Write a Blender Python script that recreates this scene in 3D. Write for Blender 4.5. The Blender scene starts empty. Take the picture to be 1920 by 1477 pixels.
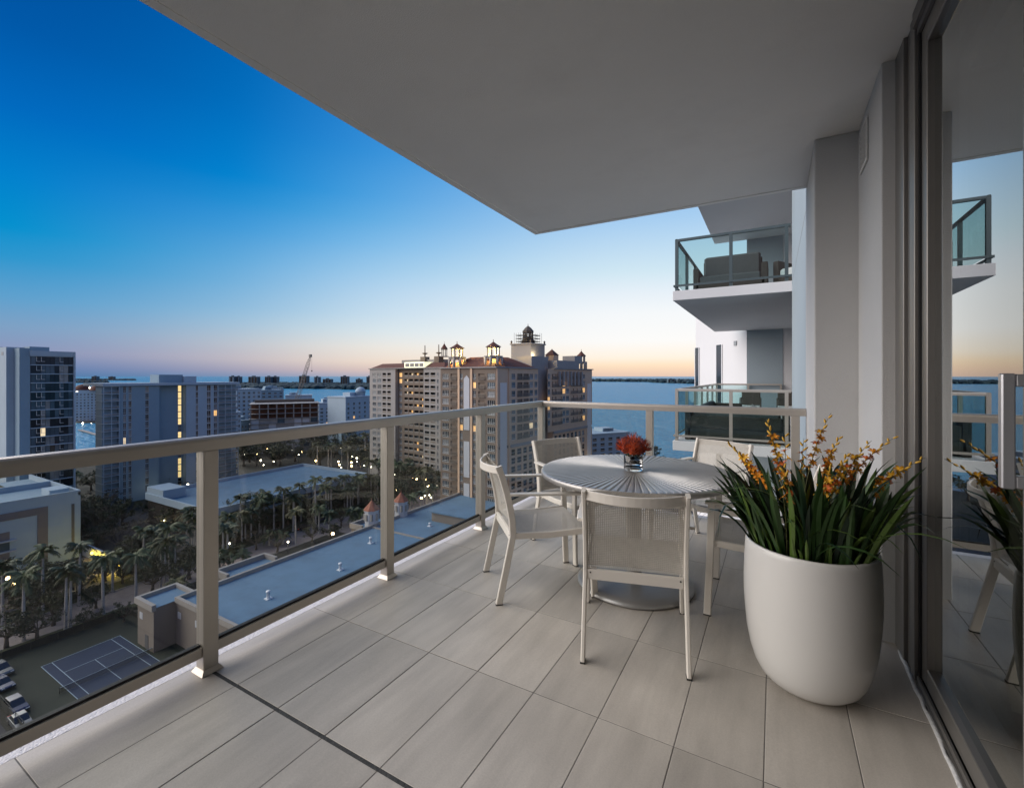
import bpy, bmesh, math, random
from math import radians, sin, cos, pi, sqrt, atan2, hypot
from mathutils import Vector, Matrix
random.seed(11)
sc = bpy.context.scene
COL = sc.collection
EYE = 1.35                       # eye height above the balcony floor (floor top is z = 0)
GZ = EYE - 50.0                  # street level
TH = radians(29.83)              # camera yaw to the left of +Y (the building's long axis)
FP = 858.0                       # focal length in photograph pixels (1920 wide)

# ------------------------------------------------------------------ camera
cam_d = bpy.data.cameras.new('camera')
cam = bpy.data.objects.new('camera', cam_d)
COL.objects.link(cam)
cam.location = (0, 0, EYE)
cam.rotation_euler = (radians(90), 0, TH)
cam_d.sensor_fit = 'HORIZONTAL'
cam_d.sensor_width = 36.0
cam_d.lens = 36.0 * FP / 1920.0
cam_d.shift_y = -33.5 / 1920.0
cam_d.clip_start = 0.05
cam_d.clip_end = 80000.0
sc.camera = cam

# ------------------------------------------------------------------ sky (dusk)
def lin(c):
    c = c / 255.0
    return c / 12.92 if c <= 0.04045 else ((c + 0.055) / 1.055) ** 2.4
def rgb(r, g, b, k=1.0):
    return (lin(r) * k, lin(g) * k, lin(b) * k, 1.0)
SUN_AZ = TH - math.atan((1380 - 960) / FP)         # azimuth of the afterglow, measured from +Y to the left
w = bpy.data.worlds.new('World')
sc.world = w
w.use_nodes = True
nt = w.node_tree
for n in list(nt.nodes):
    nt.nodes.remove(n)
def wn(t, **k):
    n = nt.nodes.new(t)
    for a, v in k.items():
        setattr(n, a, v)
    return n
def wl(a, b):
    nt.links.new(a, b)
def wmath(op, a, b=None, clamp=False):
    n = wn('ShaderNodeMath', operation=op, use_clamp=clamp)
    for i, v in enumerate((a, b)):
        if v is None:
            continue
        if isinstance(v, (int, float)):
            n.inputs[i].default_value = v
        else:
            wl(v, n.inputs[i])
    return n.outputs[0]
tc = wn('ShaderNodeTexCoord')
sep = wn('ShaderNodeSeparateXYZ')
wl(tc.outputs['Generated'], sep.inputs[0])
el = wmath('MULTIPLY', wmath('ARCSINE', sep.outputs['Z']), 2 / pi)          # 0 horizon .. 1 zenith
hl = wmath('SQRT', wmath('SUBTRACT', 1.0, wmath('POWER', sep.outputs['Z'], 2.0)))
sx, sy = -sin(SUN_AZ), cos(SUN_AZ)
dotp = wmath('ADD', wmath('MULTIPLY', sep.outputs['X'], sx), wmath('MULTIPLY', sep.outputs['Y'], sy))
caz = wmath('DIVIDE', dotp, wmath('MAXIMUM', hl, 0.001))
def ramp(stops, interp='B_SPLINE'):
    n = wn('ShaderNodeValToRGB')
    cr = n.color_ramp
    cr.interpolation = interp
    while len(cr.elements) > 1:
        cr.elements.remove(cr.elements[-1])
    for i, (p, c) in enumerate(stops):
        e = cr.elements[0] if i == 0 else cr.elements.new(p)
        e.position = p
        e.color = c
    wl(el, n.inputs[0])
    return n.outputs['Color']
def stops(l):
    return [(d / 90.0, rgb(*c)) for d, c in l]
glow = ramp(stops([(0, (228, 200, 182)), (0.6, (243, 212, 186)), (1.3, (254, 228, 196)), (2.2, (255, 243, 226)), (4.2, (252, 251, 249)), (7.5, (245, 248, 250)), (10, (230, 240, 248)),
                   (12.5, (208, 231, 243)), (18, (168, 206, 240)), (25, (108, 176, 232)), (35, (40, 136, 212)), (55, (10, 92, 172)), (90, (6, 70, 148))]), 'LINEAR')
mid = ramp(stops([(0, (160, 168, 192)), (0.7, (206, 188, 190)), (1.7, (232, 214, 202)), (3.4, (230, 225, 217)), (5.4, (205, 222, 230)), (7.4, (180, 211, 232)), (11.5, (145, 195, 232)),
                   (15.4, (95, 175, 228)), (18.2, (52, 160, 222)), (20.5, (4, 148, 219)), (26, (0, 130, 210)), (36, (0, 106, 190)), (55, (2, 80, 160)), (90, (6, 70, 148))]), 'LINEAR')
away = ramp(stops([(0, (80, 122, 168)), (0.7, (102, 130, 176)), (2, (140, 150, 185)), (4.2, (125, 160, 196)), (6.6, (95, 160, 205)), (10, (44, 150, 206)),
                   (12.4, (2, 144, 206)), (16.6, (0, 128, 204)), (21.8, (0, 105, 190)), (27.5, (0, 88, 168)), (34, (0, 76, 152)), (50, (0, 66, 140)), (90, (6, 70, 148))]), 'LINEAR')
# unseen sky opposite the sunset: earth shadow, pink arch brightened to warm the facades
anti = ramp(stops([(0, (128, 132, 168)), (3, (160, 148, 178)), (8, (220, 188, 190)), (14, (226, 202, 204)), (22, (196, 194, 216)),
                   (34, (128, 162, 210)), (50, (52, 114, 186)), (90, (10, 66, 150))]), 'LINEAR')
daz = wmath('ARCCOSINE', wmath('MINIMUM', wmath('MAXIMUM', caz, -1.0), 1.0))      # angle from the sunset azimuth
def blend(lo, hi, c_far, c_near):
    r = wn('ShaderNodeMapRange', interpolation_type='SMOOTHSTEP')
    wl(daz, r.inputs[0])
    r.inputs[1].default_value = radians(hi)
    r.inputs[2].default_value = radians(lo)
    x = wn('ShaderNodeMix', data_type='RGBA')
    wl(r.outputs[0], x.inputs[0])
    wl(c_far, x.inputs[6])
    wl(c_near, x.inputs[7])
    return x
mx = blend(10, 59, blend(38, 75, away, mid).outputs[2], glow)
mr2 = wn('ShaderNodeMapRange', interpolation_type='SMOOTHSTEP')
wl(caz, mr2.inputs[0])
mr2.inputs[1].default_value = 0.25
mr2.inputs[2].default_value = -0.45
mx2 = wn('ShaderNodeMix', data_type='RGBA')
wl(mr2.outputs[0], mx2.inputs[0])
wl(mx.outputs[2], mx2.inputs[6])
wl(anti, mx2.inputs[7])
sky = wn('ShaderNodeTexSky', sky_type='NISHITA')
sky.sun_disc = False
sky.sun_elevation = radians(1.0)
sky.sun_rotation = -SUN_AZ
sky.altitude = 20
sky.air_density = 1.0
sky.dust_density = 0.4
sky.ozone_density = 4.0
bg1 = wn('ShaderNodeBackground')
wl(mx2.outputs[2], bg1.inputs[0])
bg1.inputs[1].default_value = 0.812
bg2 = wn('ShaderNodeBackground')
wl(sky.outputs[0], bg2.inputs[0])
bg2.inputs[1].default_value = 0.004
ad = wn('ShaderNodeAddShader')
wl(bg1.outputs[0], ad.inputs[0])
wl(bg2.outputs[0], ad.inputs[1])
wo = wn('ShaderNodeOutputWorld')
wl(ad.outputs[0], wo.inputs[0])

# ------------------------------------------------------------------ the one sun lamp: very soft twilight from the open side
sun_d = bpy.data.lights.new('sun', 'SUN')
sun = bpy.data.objects.new('sun', sun_d)
COL.objects.link(sun)
sun_d.energy = 3.7
sun_d.angle = radians(70)
sun_d.color = (1.0, 0.93, 0.84)
_dir = Vector((-0.78, -0.38, 0.50)).normalized()      # towards the light
sun.rotation_euler = _dir.to_track_quat('Z', 'Y').to_euler()
sun.location = (-20, 0, 40)

# ------------------------------------------------------------------ view
vs = sc.view_settings
vs.view_transform = 'Standard'
vs.look = 'None'
vs.gamma = 1.0
vs.exposure = 0.3
vs.use_curve_mapping = False
sc.cycles.use_denoising = True
sc.cycles.max_bounces = 12
sc.cycles.diffuse_bounces = 8
sc.cycles.glossy_bounces = 4
sc.cycles.transparent_max_bounces = 24
sc.cycles.sample_clamp_indirect = 4.0
sc.cycles.caustics_reflective = False
sc.cycles.caustics_refractive = False

# ------------------------------------------------------------------ helpers
FW = Vector((-sin(TH), cos(TH)))
RT = Vector((cos(TH), sin(TH)))
def P(px, d):
    """ground position of the thing seen in column px at distance d along the view axis"""
    v = FW * d + RT * (d * (px - 960.0) / FP)
    return (v.x, v.y)
def G(px, py, z=GZ):
    d = (EYE - z) * FP / (py - 705.0)
    return P(px, d)
def PZ(py, d):
    return EYE + (705.0 - py) * d / FP

class MB:
    """collects shapes for ONE mesh object"""
    def __init__(self):
        self.v, self.f, self.m, self.s = [], [], [], []
    def face(self, pts, m=0, smooth=False):
        b = len(self.v)
        self.v += [tuple(p) for p in pts]
        self.f.append(tuple(range(b, b + len(pts))))
        self.m.append(m); self.s.append(smooth)
    def add(self, vs_, fs_, m=0, smooth=False):
        b = len(self.v)
        self.v += [tuple(p) for p in vs_]
        for f in fs_:
            self.f.append(tuple(i + b for i in f)); self.m.append(m); self.s.append(smooth)
    def box(self, x0, x1, y0, y1, z0, z1, m=0, bev=0.0):
        if bev <= 0:
            vs_ = [(x, y, z) for z in (z0, z1) for y in (y0, y1) for x in (x0, x1)]
            self.add(vs_, [(0, 2, 3, 1), (4, 5, 7, 6), (0, 1, 5, 4), (2, 6, 7, 3), (0, 4, 6, 2), (1, 3, 7, 5)], m)
        else:
            b = bev
            vs_ = []
            for z, i in ((z0, b), (z0 + b, 0), (z1 - b, 0), (z1, b)):
                x_0, x_1, y_0, y_1 = x0 + i, x1 - i, y0 + i, y1 - i
                c = b if i == 0 else b * 0.6
                vs_ += [(x_0 + c, y_0, z), (x_1 - c, y_0, z), (x_1, y_0 + c, z), (x_1, y_1 - c, z),
                        (x_1 - c, y_1, z), (x_0 + c, y_1, z), (x_0, y_1 - c, z), (x_0, y_0 + c, z)]
            fs_ = [tuple(range(7, -1, -1)), tuple(range(24, 32))]
            for k in range(3):
                for i in range(8):
                    j = (i + 1) % 8
                    fs_.append((k * 8 + i, k * 8 + j, k * 8 + 8 + j, k * 8 + 8 + i))
            self.add(vs_, fs_, m)
    def prism(self, poly, z0, z1, m=0, cap=True, mtop=None):
        n = len(poly)
        a = sum(poly[i][0] * poly[(i + 1) % n][1] - poly[(i + 1) % n][0] * poly[i][1] for i in range(n))
        if a < 0:
            poly = poly[::-1]
        for i in range(n):
            p, q = poly[i], poly[(i + 1) % n]
            self.face([(p[0], p[1], z0), (q[0], q[1], z0), (q[0], q[1], z1), (p[0], p[1], z1)], m)
        if cap:
            self.face([(p[0], p[1], z1) for p in poly], m if mtop is None else mtop)
            self.face([(p[0], p[1], z0) for p in poly[::-1]], m)
    def bar(self, a, b, w_, h_, m=0, up=(0, 0, 1)):
        """rectangular bar from a to b, w_ across, h_ along up"""
        a, b = Vector(a), Vector(b)
        t = (b - a).normalized()
        u = Vector(up)
        s_ = t.cross(u)
        if s_.length < 1e-5:
            s_ = t.cross(Vector((1, 0, 0)))
        s_.normalize()
        u = s_.cross(t).normalized()
        q = [(-w_ / 2, -h_ / 2), (w_ / 2, -h_ / 2), (w_ / 2, h_ / 2), (-w_ / 2, h_ / 2)]
        vs_ = [p + s_ * i + u * j for p in (a, b) for i, j in q]
        self.add(vs_, [(3, 2, 1, 0), (4, 5, 6, 7), (0, 1, 5, 4), (1, 2, 6, 5), (2, 3, 7, 6), (3, 0, 4, 7)], m)
    def sweep(self, path, prof, m=0, up=(0, 0, 1), closed=False, cap=True, smooth=False, scale=None):
        """sweep a closed 2-D profile (list of (side, up)) along a path"""
        path = [Vector(p) for p in path]
        n, k = len(path), len(prof)
        base = len(self.v)
        for i, p in enumerate(path):
            if closed:
                t = path[(i + 1) % n] - path[i - 1]
            else:
                t = path[min(i + 1, n - 1)] - path[max(i - 1, 0)]
            t.normalize()
            s_ = t.cross(Vector(up))
            if s_.length < 1e-4:
                s_ = t.cross(Vector((1, 0, 0.01)))
            s_.normalize()
            u = s_.cross(t).normalized()
            f = 1.0 if scale is None else scale[i]
            for a, b in prof:
                self.v.append(tuple(p + s_ * (a * f) + u * (b * f)))
        rng = n if closed else n - 1
        for i in range(rng):
            for j in range(k):
                a = base + i * k + j
                b = base + i * k + (j + 1) % k
                c = base + ((i + 1) % n) * k + (j + 1) % k
                d = base + ((i + 1) % n) * k + j
                self.f.append((a, b, c, d)); self.m.append(m); self.s.append(smooth)
        if cap and not closed:
            self.f.append(tuple(base + j for j in range(k - 1, -1, -1))); self.m.append(m); self.s.append(False)
            self.f.append(tuple(base + (n - 1) * k + j for j in range(k))); self.m.append(m); self.s.append(False)
    def tube(self, path, r, n=6, m=0, smooth=True, scale=None, cap=True):
        prof = [(r * cos(2 * pi * i / n), r * sin(2 * pi * i / n)) for i in range(n)]
        self.sweep(path, prof, m, smooth=smooth, scale=scale, cap=cap)
    def lathe(self, prof, n=24, c=(0, 0), m=0, smooth=True, cap_lo=False, cap_hi=False, a0=0.0):
        base = len(self.v)
        k = len(prof)
        for i in range(n):
            a = a0 + 2 * pi * i / n
            for r, z in prof:
                self.v.append((c[0] + r * cos(a), c[1] + r * sin(a), z))
        for i in range(n):
            i2 = (i + 1) % n
            for j in range(k - 1):
                self.f.append((base + i * k + j, base + i2 * k + j, base + i2 * k + j + 1, base + i * k + j + 1))
                self.m.append(m); self.s.append(smooth)
        if cap_lo:
            self.f.append(tuple(base + i * k for i in range(n - 1, -1, -1))); self.m.append(m); self.s.append(False)
        if cap_hi:
            self.f.append(tuple(base + i * k + k - 1 for i in range(n))); self.m.append(m); self.s.append(False)
    def mesh(self, name, mats):
        me = bpy.data.meshes.new(name)
        me.from_pydata(self.v, [], self.f)
        if not isinstance(mats, (list, tuple)):
            mats = [mats]
        for m in mats:
            me.materials.append(m)
        me.polygons.foreach_set('material_index', self.m)
        me.polygons.foreach_set('use_smooth', self.s)
        me.update()
        return me
    def build(self, name, mats, parent=None):
        return put(name, self.mesh(name, mats), parent)

def put(name, me, parent=None, loc=None, rot=None, scale=None):
    o = bpy.data.objects.new(name, me)
    COL.objects.link(o)
    if parent is not None:
        o.parent = parent
    if loc is not None:
        o.location = loc
    if rot is not None:
        o.rotation_euler = rot
    if scale is not None:
        o.scale = scale if isinstance(scale, (tuple, list)) else (scale,) * 3
    return o
def tag(o, label, cat, group=None):
    o['label'] = label
    o['category'] = cat
    if group:
        o['group'] = group
    return o
def thing(name, label, cat, loc=(0, 0, 0), rotz=0.0, group=None):
    o = bpy.data.objects.new(name, None)
    COL.objects.link(o)
    o.location = loc
    o.rotation_euler = (0, 0, rotz)
    o.empty_display_size = 0.3
    return tag(o, label, cat, group)
def struct(o):
    o['kind'] = 'structure'
    return o
def stuff(o, label=None, cat=None):
    o['kind'] = 'stuff'
    if label:
        o['label'] = label
    if cat:
        o['category'] = cat
    return o
def copy_tree(o, parent=None):
    c = o.copy()
    COL.objects.link(c)
    c.parent = parent
    for ch in o.children:
        copy_tree(ch, c)
    return c

# ------------------------------------------------------------------ materials
def mat(name, col, rough=0.6, metal=0.0, var=0.12, vs_=4.0, bump=0.0, bs=60.0, spec=0.5, emit=None, es=0.0, stretch=(1, 1, 1), coat=0.0,
        dirt=None, ds=1.0, dk=0.5, trans=0.0):
    m = bpy.data.materials.new(name)
    m.use_nodes = True
    t = m.node_tree
    b = t.nodes['Principled BSDF']
    b.inputs['Roughness'].default_value = rough
    b.inputs['Metallic'].default_value = metal
    b.inputs['Specular IOR Level'].default_value = spec
    b.inputs['Coat Weight'].default_value = coat
    b.inputs['Coat Roughness'].default_value = 0.12
    if trans:
        b.inputs['Subsurface Weight'].default_value = 0.0
    tcn = t.nodes.new('ShaderNodeTexCoord')
    mp = t.nodes.new('ShaderNodeMapping')
    mp.inputs['Scale'].default_value = stretch
    t.links.new(tcn.outputs['Object'], mp.inputs[0])
    nz = t.nodes.new('ShaderNodeTexNoise')
    nz.inputs['Scale'].default_value = vs_
    nz.inputs['Detail'].default_value = 6
    t.links.new(mp.outputs[0], nz.inputs['Vector'])
    mr_ = t.nodes.new('ShaderNodeMapRange')
    mr_.inputs[1].default_value = 0.25
    mr_.inputs[2].default_value = 0.75
    mr_.inputs[3].default_value = 1 - var
    mr_.inputs[4].default_value = 1 + var
    t.links.new(nz.outputs['Fac'], mr_.inputs[0])
    mul = t.nodes.new('ShaderNodeMix')
    mul.data_type = 'RGBA'
    mul.blend_type = 'MULTIPLY'
    mul.inputs[0].default_value = 1.0
    mul.inputs[6].default_value = (*col, 1)
    t.links.new(mr_.outputs[0], mul.inputs[7])
    out = mul.outputs[2]
    if dirt is not None:
        nd = t.nodes.new('ShaderNodeTexNoise')
        nd.inputs['Scale'].default_value = ds
        nd.inputs['Detail'].default_value = 8
        nd.inputs['Roughness'].default_value = 0.65
        t.links.new(tcn.outputs['Object'], nd.inputs['Vector'])
        r2 = t.nodes.new('ShaderNodeMapRange')
        r2.inputs[1].default_value = 0.5
        r2.inputs[2].default_value = 0.72
        r2.inputs[4].default_value = dk
        t.links.new(nd.outputs['Fac'], r2.inputs[0])
        m2 = t.nodes.new('ShaderNodeMix')
        m2.data_type = 'RGBA'
        m2.inputs[7].default_value = (*dirt, 1)
        t.links.new(r2.outputs[0], m2.inputs[0])
        t.links.new(out, m2.inputs[6])
        out = m2.outputs[2]
    t.links.new(out, b.inputs['Base Color'])
    if bump > 0:
        nb = t.nodes.new('ShaderNodeTexNoise')
        nb.inputs['Scale'].default_value = bs
        nb.inputs['Detail'].default_value = 4
        t.links.new(mp.outputs[0], nb.inputs['Vector'])
        bp = t.nodes.new('ShaderNodeBump')
        bp.inputs['Strength'].default_value = bump
        bp.inputs['Distance'].default_value = 0.02
        t.links.new(nb.outputs['Fac'], bp.inputs['Height'])
        t.links.new(bp.outputs[0], b.inputs['Normal'])
    if emit is not None:
        b.inputs['Emission Color'].default_value = (*emit, 1)
        b.inputs['Emission Strength'].default_value = es
    return m
def glass(name, tint=(0.9, 0.92, 0.9), ior=1.45, rough=0.0, boost=1.0):
    m = bpy.data.materials.new(name)
    m.use_nodes = True
    t = m.node_tree
    t.nodes.remove(t.nodes['Principled BSDF'])
    o = t.nodes['Material Output']
    tr = t.nodes.new('ShaderNodeBsdfTransparent')
    tr.inputs[0].default_value = (*tint, 1)
    gl = t.nodes.new('ShaderNodeBsdfGlossy')
    gl.inputs['Roughness'].default_value = rough
    gl.inputs[0].default_value = (0.95, 0.97, 0.96, 1)
    fr = t.nodes.new('ShaderNodeFresnel')
    fr.inputs[0].default_value = ior
    mx_ = t.nodes.new('ShaderNodeMixShader')
    ge = t.nodes.new('ShaderNodeNewGeometry')
    mm = t.nodes.new('ShaderNodeMath'); mm.operation = 'SUBTRACT'; mm.inputs[0].default_value = 1.0
    t.links.new(ge.outputs['Backfacing'], mm.inputs[1])
    m3 = t.nodes.new('ShaderNodeMath'); m3.operation = 'MULTIPLY'; m3.use_clamp = True
    t.links.new(fr.outputs[0], m3.inputs[0]); t.links.new(mm.outputs[0], m3.inputs[1])
    m4 = t.nodes.new('ShaderNodeMath'); m4.operation = 'MULTIPLY'; m4.use_clamp = True; m4.inputs[1].default_value = boost
    t.links.new(m3.outputs[0], m4.inputs[0])
    t.links.new(m4.outputs[0], mx_.inputs[0])
    t.links.new(tr.outputs[0], mx_.inputs[1])
    t.links.new(gl.outputs[0], mx_.inputs[2])
    t.links.new(mx_.outputs[0], o.inputs[0])
    return m
def emis(name, col, strength):
    m = bpy.data.materials.new(name)
    m.use_nodes = True
    b = m.node_tree.nodes['Principled BSDF']
    b.inputs['Base Color'].default_value = (*col, 1)
    b.inputs['Emission Color'].default_value = (*col, 1)
    b.inputs['Emission Strength'].default_value = strength
    return m
# ================================================================== BALCONY
M_white = mat('painted_stucco', (0.70, 0.69, 0.67), 0.75, var=0.04, vs_=3, bump=0.35, bs=220)
M_wall = mat('painted_wall', (0.52, 0.52, 0.52), 0.7, var=0.04, vs_=2, bump=0.25, bs=160)
M_ceil = mat('painted_ceiling', (0.87, 0.855, 0.825), 0.8, var=0.04, vs_=1.3, bump=0.3, bs=200, dirt=(0.74, 0.72, 0.69), ds=1.3, dk=0.5)
M_edge = mat('slab_edge_paint', (0.74, 0.72, 0.74), 0.8, var=0.1, vs_=40, bump=0.6, bs=120)
M_alu = mat('champagne_aluminium', (0.50, 0.46, 0.41), 0.38, metal=0.55, var=0.04, vs_=8, bump=0.05, bs=400)
M_frame = mat('anodised_frame', (0.20, 0.19, 0.18), 0.4, metal=0.5, var=0.04)
M_gasket = mat('rubber_gasket', (0.012, 0.012, 0.013), 0.6, var=0.0)
M_grout = mat('grout', (0.17, 0.16, 0.15), 0.9, var=0.2, vs_=30)
M_seal = mat('expansion_joint_seal', (0.045, 0.045, 0.045), 0.8, var=0.25, vs_=25, bump=0.4, bs=80)
M_caulk = mat('white_caulk', (0.62, 0.62, 0.63), 0.55, var=0.15, vs_=40, bump=0.5, bs=60)
M_glass = glass('rail_glass', (0.90, 0.91, 0.89), 1.42)
M_dglass = glass('door_glass', (0.60, 0.62, 0.60), 1.5, boost=2.5)
M_nglass = glass('green_rail_glass', (0.80, 0.89, 0.89), 1.4)

def tile_material():
    m = bpy.data.materials.new('porcelain_tile')
    m.use_nodes = True
    t = m.node_tree
    b = t.nodes['Principled BSDF']
    tc_ = t.nodes.new('ShaderNodeTexCoord')
    oi = t.nodes.new('ShaderNodeObjectInfo')
    off = t.nodes.new('ShaderNodeVectorMath'); off.operation = 'SCALE'
    cmb = t.nodes.new('ShaderNodeCombineXYZ')
    for i in range(3):
        t.links.new(oi.outputs['Random'], cmb.inputs[i])
    t.links.new(cmb.outputs[0], off.inputs[0]); off.inputs['Scale'].default_value = 37.0
    add = t.nodes.new('ShaderNodeVectorMath'); add.operation = 'ADD'
    t.links.new(tc_.outputs['Object'], add.inputs[0]); t.links.new(off.outputs[0], add.inputs[1])
    mp = t.nodes.new('ShaderNodeMapping'); mp.inputs['Scale'].default_value = (9, 1.3, 1); mp.inputs['Rotation'].default_value = (0, 0, 0.22)
    t.links.new(add.outputs[0], mp.inputs[0])
    n1 = t.nodes.new('ShaderNodeTexNoise'); n1.inputs['Scale'].default_value = 1.4; n1.inputs['Detail'].default_value = 7; n1.inputs['Roughness'].default_value = 0.6
    t.links.new(mp.outputs[0], n1.inputs['Vector'])
    n2 = t.nodes.new('ShaderNodeTexNoise'); n2.inputs['Scale'].default_value = 170; n2.inputs['Detail'].default_value = 2
    t.links.new(add.outputs[0], n2.inputs['Vector'])
    n3 = t.nodes.new('ShaderNodeTexNoise'); n3.inputs['Scale'].default_value = 2.2; n3.inputs['Detail'].default_value = 3
    t.links.new(tc_.outputs['Object'], n3.inputs['Vector'])
    cr = t.nodes.new('ShaderNodeValToRGB')
    cr.color_ramp.elements[0].position = 0.3; cr.color_ramp.elements[0].color = (0.41, 0.375, 0.335, 1)
    cr.color_ramp.elements[1].position = 0.72; cr.color_ramp.elements[1].color = (0.53, 0.487, 0.437, 1)
    t.links.new(n1.outputs['Fac'], cr.inputs[0])
    def mulv(col, fac, lo, hi):
        r = t.nodes.new('ShaderNodeMapRange'); r.inputs[3].default_value = lo; r.inputs[4].default_value = hi
        t.links.new(fac, r.inputs[0])
        x = t.nodes.new('ShaderNodeMix'); x.data_type = 'RGBA'; x.blend_type = 'MULTIPLY'; x.inputs[0].default_value = 1
        t.links.new(col, x.inputs[6]); t.links.new(r.outputs[0], x.inputs[7])
        return x.outputs[2]
    c = mulv(cr.outputs[0], n2.outputs['Fac'], 0.86, 1.14)
    c = mulv(c, oi.outputs['Random'], 0.88, 1.07)
    c = mulv(c, n3.outputs['Fac'], 0.8, 1.2)
    t.links.new(c, b.inputs['Base Color'])
    b.inputs['Roughness'].default_value = 0.48
    bp = t.nodes.new('ShaderNodeBump'); bp.inputs['Strength'].default_value = 0.12; bp.inputs['Distance'].default_value = 0.004
    t.links.new(n2.outputs['Fac'], bp.inputs['Height']); t.links.new(bp.outputs[0], b.inputs['Normal'])
    return m
M_tile = tile_material()

XE, YE = -2.42, 4.77            # outer edges of the slab
# floor slab with its tiles
b = MB(); b.box(-2.335, 0.60, -3.0, 4.69, -0.22, -0.0014)
floor = struct(b.build('balcony_floor', M_grout))
TW, TL = 0.287, 0.606
TX0, TY0 = -2.04, 1.136
def tile_mesh(w_, l_):
    t = MB(); t.box(-w_ / 2, w_ / 2, -l_ / 2, l_ / 2, -0.012, 0.0, 0, bev=0.0012)
    return t.mesh('tile', M_tile)
tile_cache = {}
xs = [-2.335] + [TX0 + TW * i for i in range(10)] 
xs = [x for x in xs if x < 0.50] + [0.533]
ys = [TY0 + TL * i for i in range(-5, 7)]
ys = [-3.0] + [y for y in ys if -2.9 < y < 4.6] + [4.69]
random.seed(3)
for i in range(len(xs) - 1):
    for j in range(len(ys) - 1):
        x0, x1, y0, y1 = xs[i] + 0.0018, xs[i + 1] - 0.0018, ys[j] + 0.002, ys[j + 1] - 0.002
        if abs(ys[j] - TY0) < 0.01: y0 += 0.006
        if abs(ys[j + 1] - TY0) < 0.01: y1 -= 0.006
        key = (round(x1 - x0, 4), round(y1 - y0, 4))
        if key not in tile_cache:
            tile_cache[key] = tile_mesh(*key)
        put('tile', tile_cache[key], floor, ((x0 + x1) / 2, (y0 + y1) / 2, random.uniform(-0.0005, 0.0006)), (random.uniform(-.001, .001), random.uniform(-.001, .001), 0))
b = MB(); b.box(-2.335, 0.532, TY0 - 0.0075, TY0 + 0.0075, -0.01, -0.0008)
b.build('expansion_joint', M_seal, floor)
b = MB()
b.box(XE, -2.338, -3.0, YE, -0.22, -0.002)
b.box(-2.338, 0.30, 4.693, YE, -0.22, -0.002)
struct(b.build('slab_edge', M_edge))

# ceiling slab, with the thin drip bead along its open edges
b = MB()
CX, CY, CZ = -2.35, 4.63, 2.95
b.box(CX, 0.80, -3.0, CY, CZ, CZ + 0.2)
ceiling = struct(b.build('balcony_ceiling', M_ceil))
b = MB()
b.box(CX + 0.055, CX + 0.066, -3.0, CY - 0.06, CZ - 0.006, CZ)
b.box(CX + 0.055, 0.235, CY - 0.066, CY - 0.055, CZ - 0.006, CZ)
b.build('drip_bead', M_ceil, ceiling)

# walls on the apartment side
b = MB(); b.box(0.235, 1.2, 3.71, 4.70, -0.22, CZ - 0.001, bev=0.006)
struct(b.build('wall_pier', M_wall))
b = MB(); b.box(0.475, 1.2, 2.97, 3.709, -0.22, CZ - 0.001, bev=0.004)
side_wall = struct(b.build('wall_beside_door', M_wall))
M_slot = mat('vent_shadow', (0.02, 0.02, 0.02), 0.9, var=0)
b = MB(); b.box(0.4715, 0.4745, 3.35, 3.57, 2.62, 2.86); b.build('vent_back', M_slot, side_wall)
b = MB()
for y0, y1, z0, z1 in ((3.34, 3.36, 2.61, 2.87), (3.56, 3.58, 2.61, 2.87), (3.36, 3.56, 2.61, 2.63), (3.36, 3.56, 2.85, 2.87)):
    b.box(0.465, 0.4713, y0, y1, z0, z1)
b.build('vent_frame', M_white, side_wall)
for k in range(7):
    b = MB(); z = 2.645 + k * 0.031
    b.bar((0.468, 3.362, z), (0.468, 3.558, z), 0.012, 0.004, up=(0.5, 0, 1)); b.build('vent_slat', M_white, side_wall)
for k in range(4):
    b = MB(); y = 3.40 + k * 0.04
    b.box(0.4675, 0.4705, y - .003, y + .003, 2.632, 2.848); b.build('vent_bar', M_white, side_wall)
b = MB(); b.box(-2.30, 1.2, -3.1, -3.0, -0.22, CZ); struct(b.build('wall_end', M_wall))

# ---------------------------------------------------------------- balcony railing
rail = thing('balcony_railing', 'champagne aluminium glass panel railing along the edge of the tiled balcony', 'railing', (-2.265, 4.61, 0))
RX, RY = -2.265, 4.61
def rprof(w_=0.066, h_=0.064):
    a = w_ / 2
    return [(-a, -h_), (a, -h_), (a, -0.022), (a * 0.93, -0.010), (a * 0.72, -0.003), (a * 0.3, 0.0), (-a * 0.3, 0.0), (-a * 0.72, -0.003), (-a * 0.93, -0.010), (-a, -0.022)]
def loc_of(o, par):
    o.location = tuple(-c for c in par.location)
    return o
RT_Z = 1.075
b = MB(); b.sweep([(RX, -3.0, RT_Z), (RX, RY + 0.033, RT_Z)], rprof()); loc_of(b.build('handrail', M_alu, rail), rail)
b = MB(); b.sweep([(RX + 0.0335, RY, RT_Z - 0.0005), (0.232, RY, RT_Z - 0.0005)], rprof()); loc_of(b.build('handrail', M_alu, rail), rail)
posts = [(RX, 1.131 + 1.128 * k) for k in range(-3, 3)] + [(RX, RY), (-1.07, RY), (0.155, RY)]
pm_ = MB(); pm_.box(-.0325, .0325, -.0325, .0325, 0.0, RT_Z - 0.0645, bev=0.003); post_me = pm_.mesh('post', M_alu)
pb = MB()
pb.add([(-.047, -.047, 0.001), (.047, -.047, 0.001), (.047, .047, 0.001), (-.047, .047, 0.001), (-.034, -.034, .022), (.034, -.034, .022), (.034, .034, .022), (-.034, .034, .022)],
       [(0, 1, 5, 4), (1, 2, 6, 5), (2, 3, 7, 6), (3, 0, 4, 7), (4, 5, 6, 7)])
pb_me = pb.mesh('post_base', M_alu)
for x, y in posts:
    p = put('post', post_me, rail, (x - RX, y - RY, 0))
    put('post_base', pb_me, p)
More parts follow.
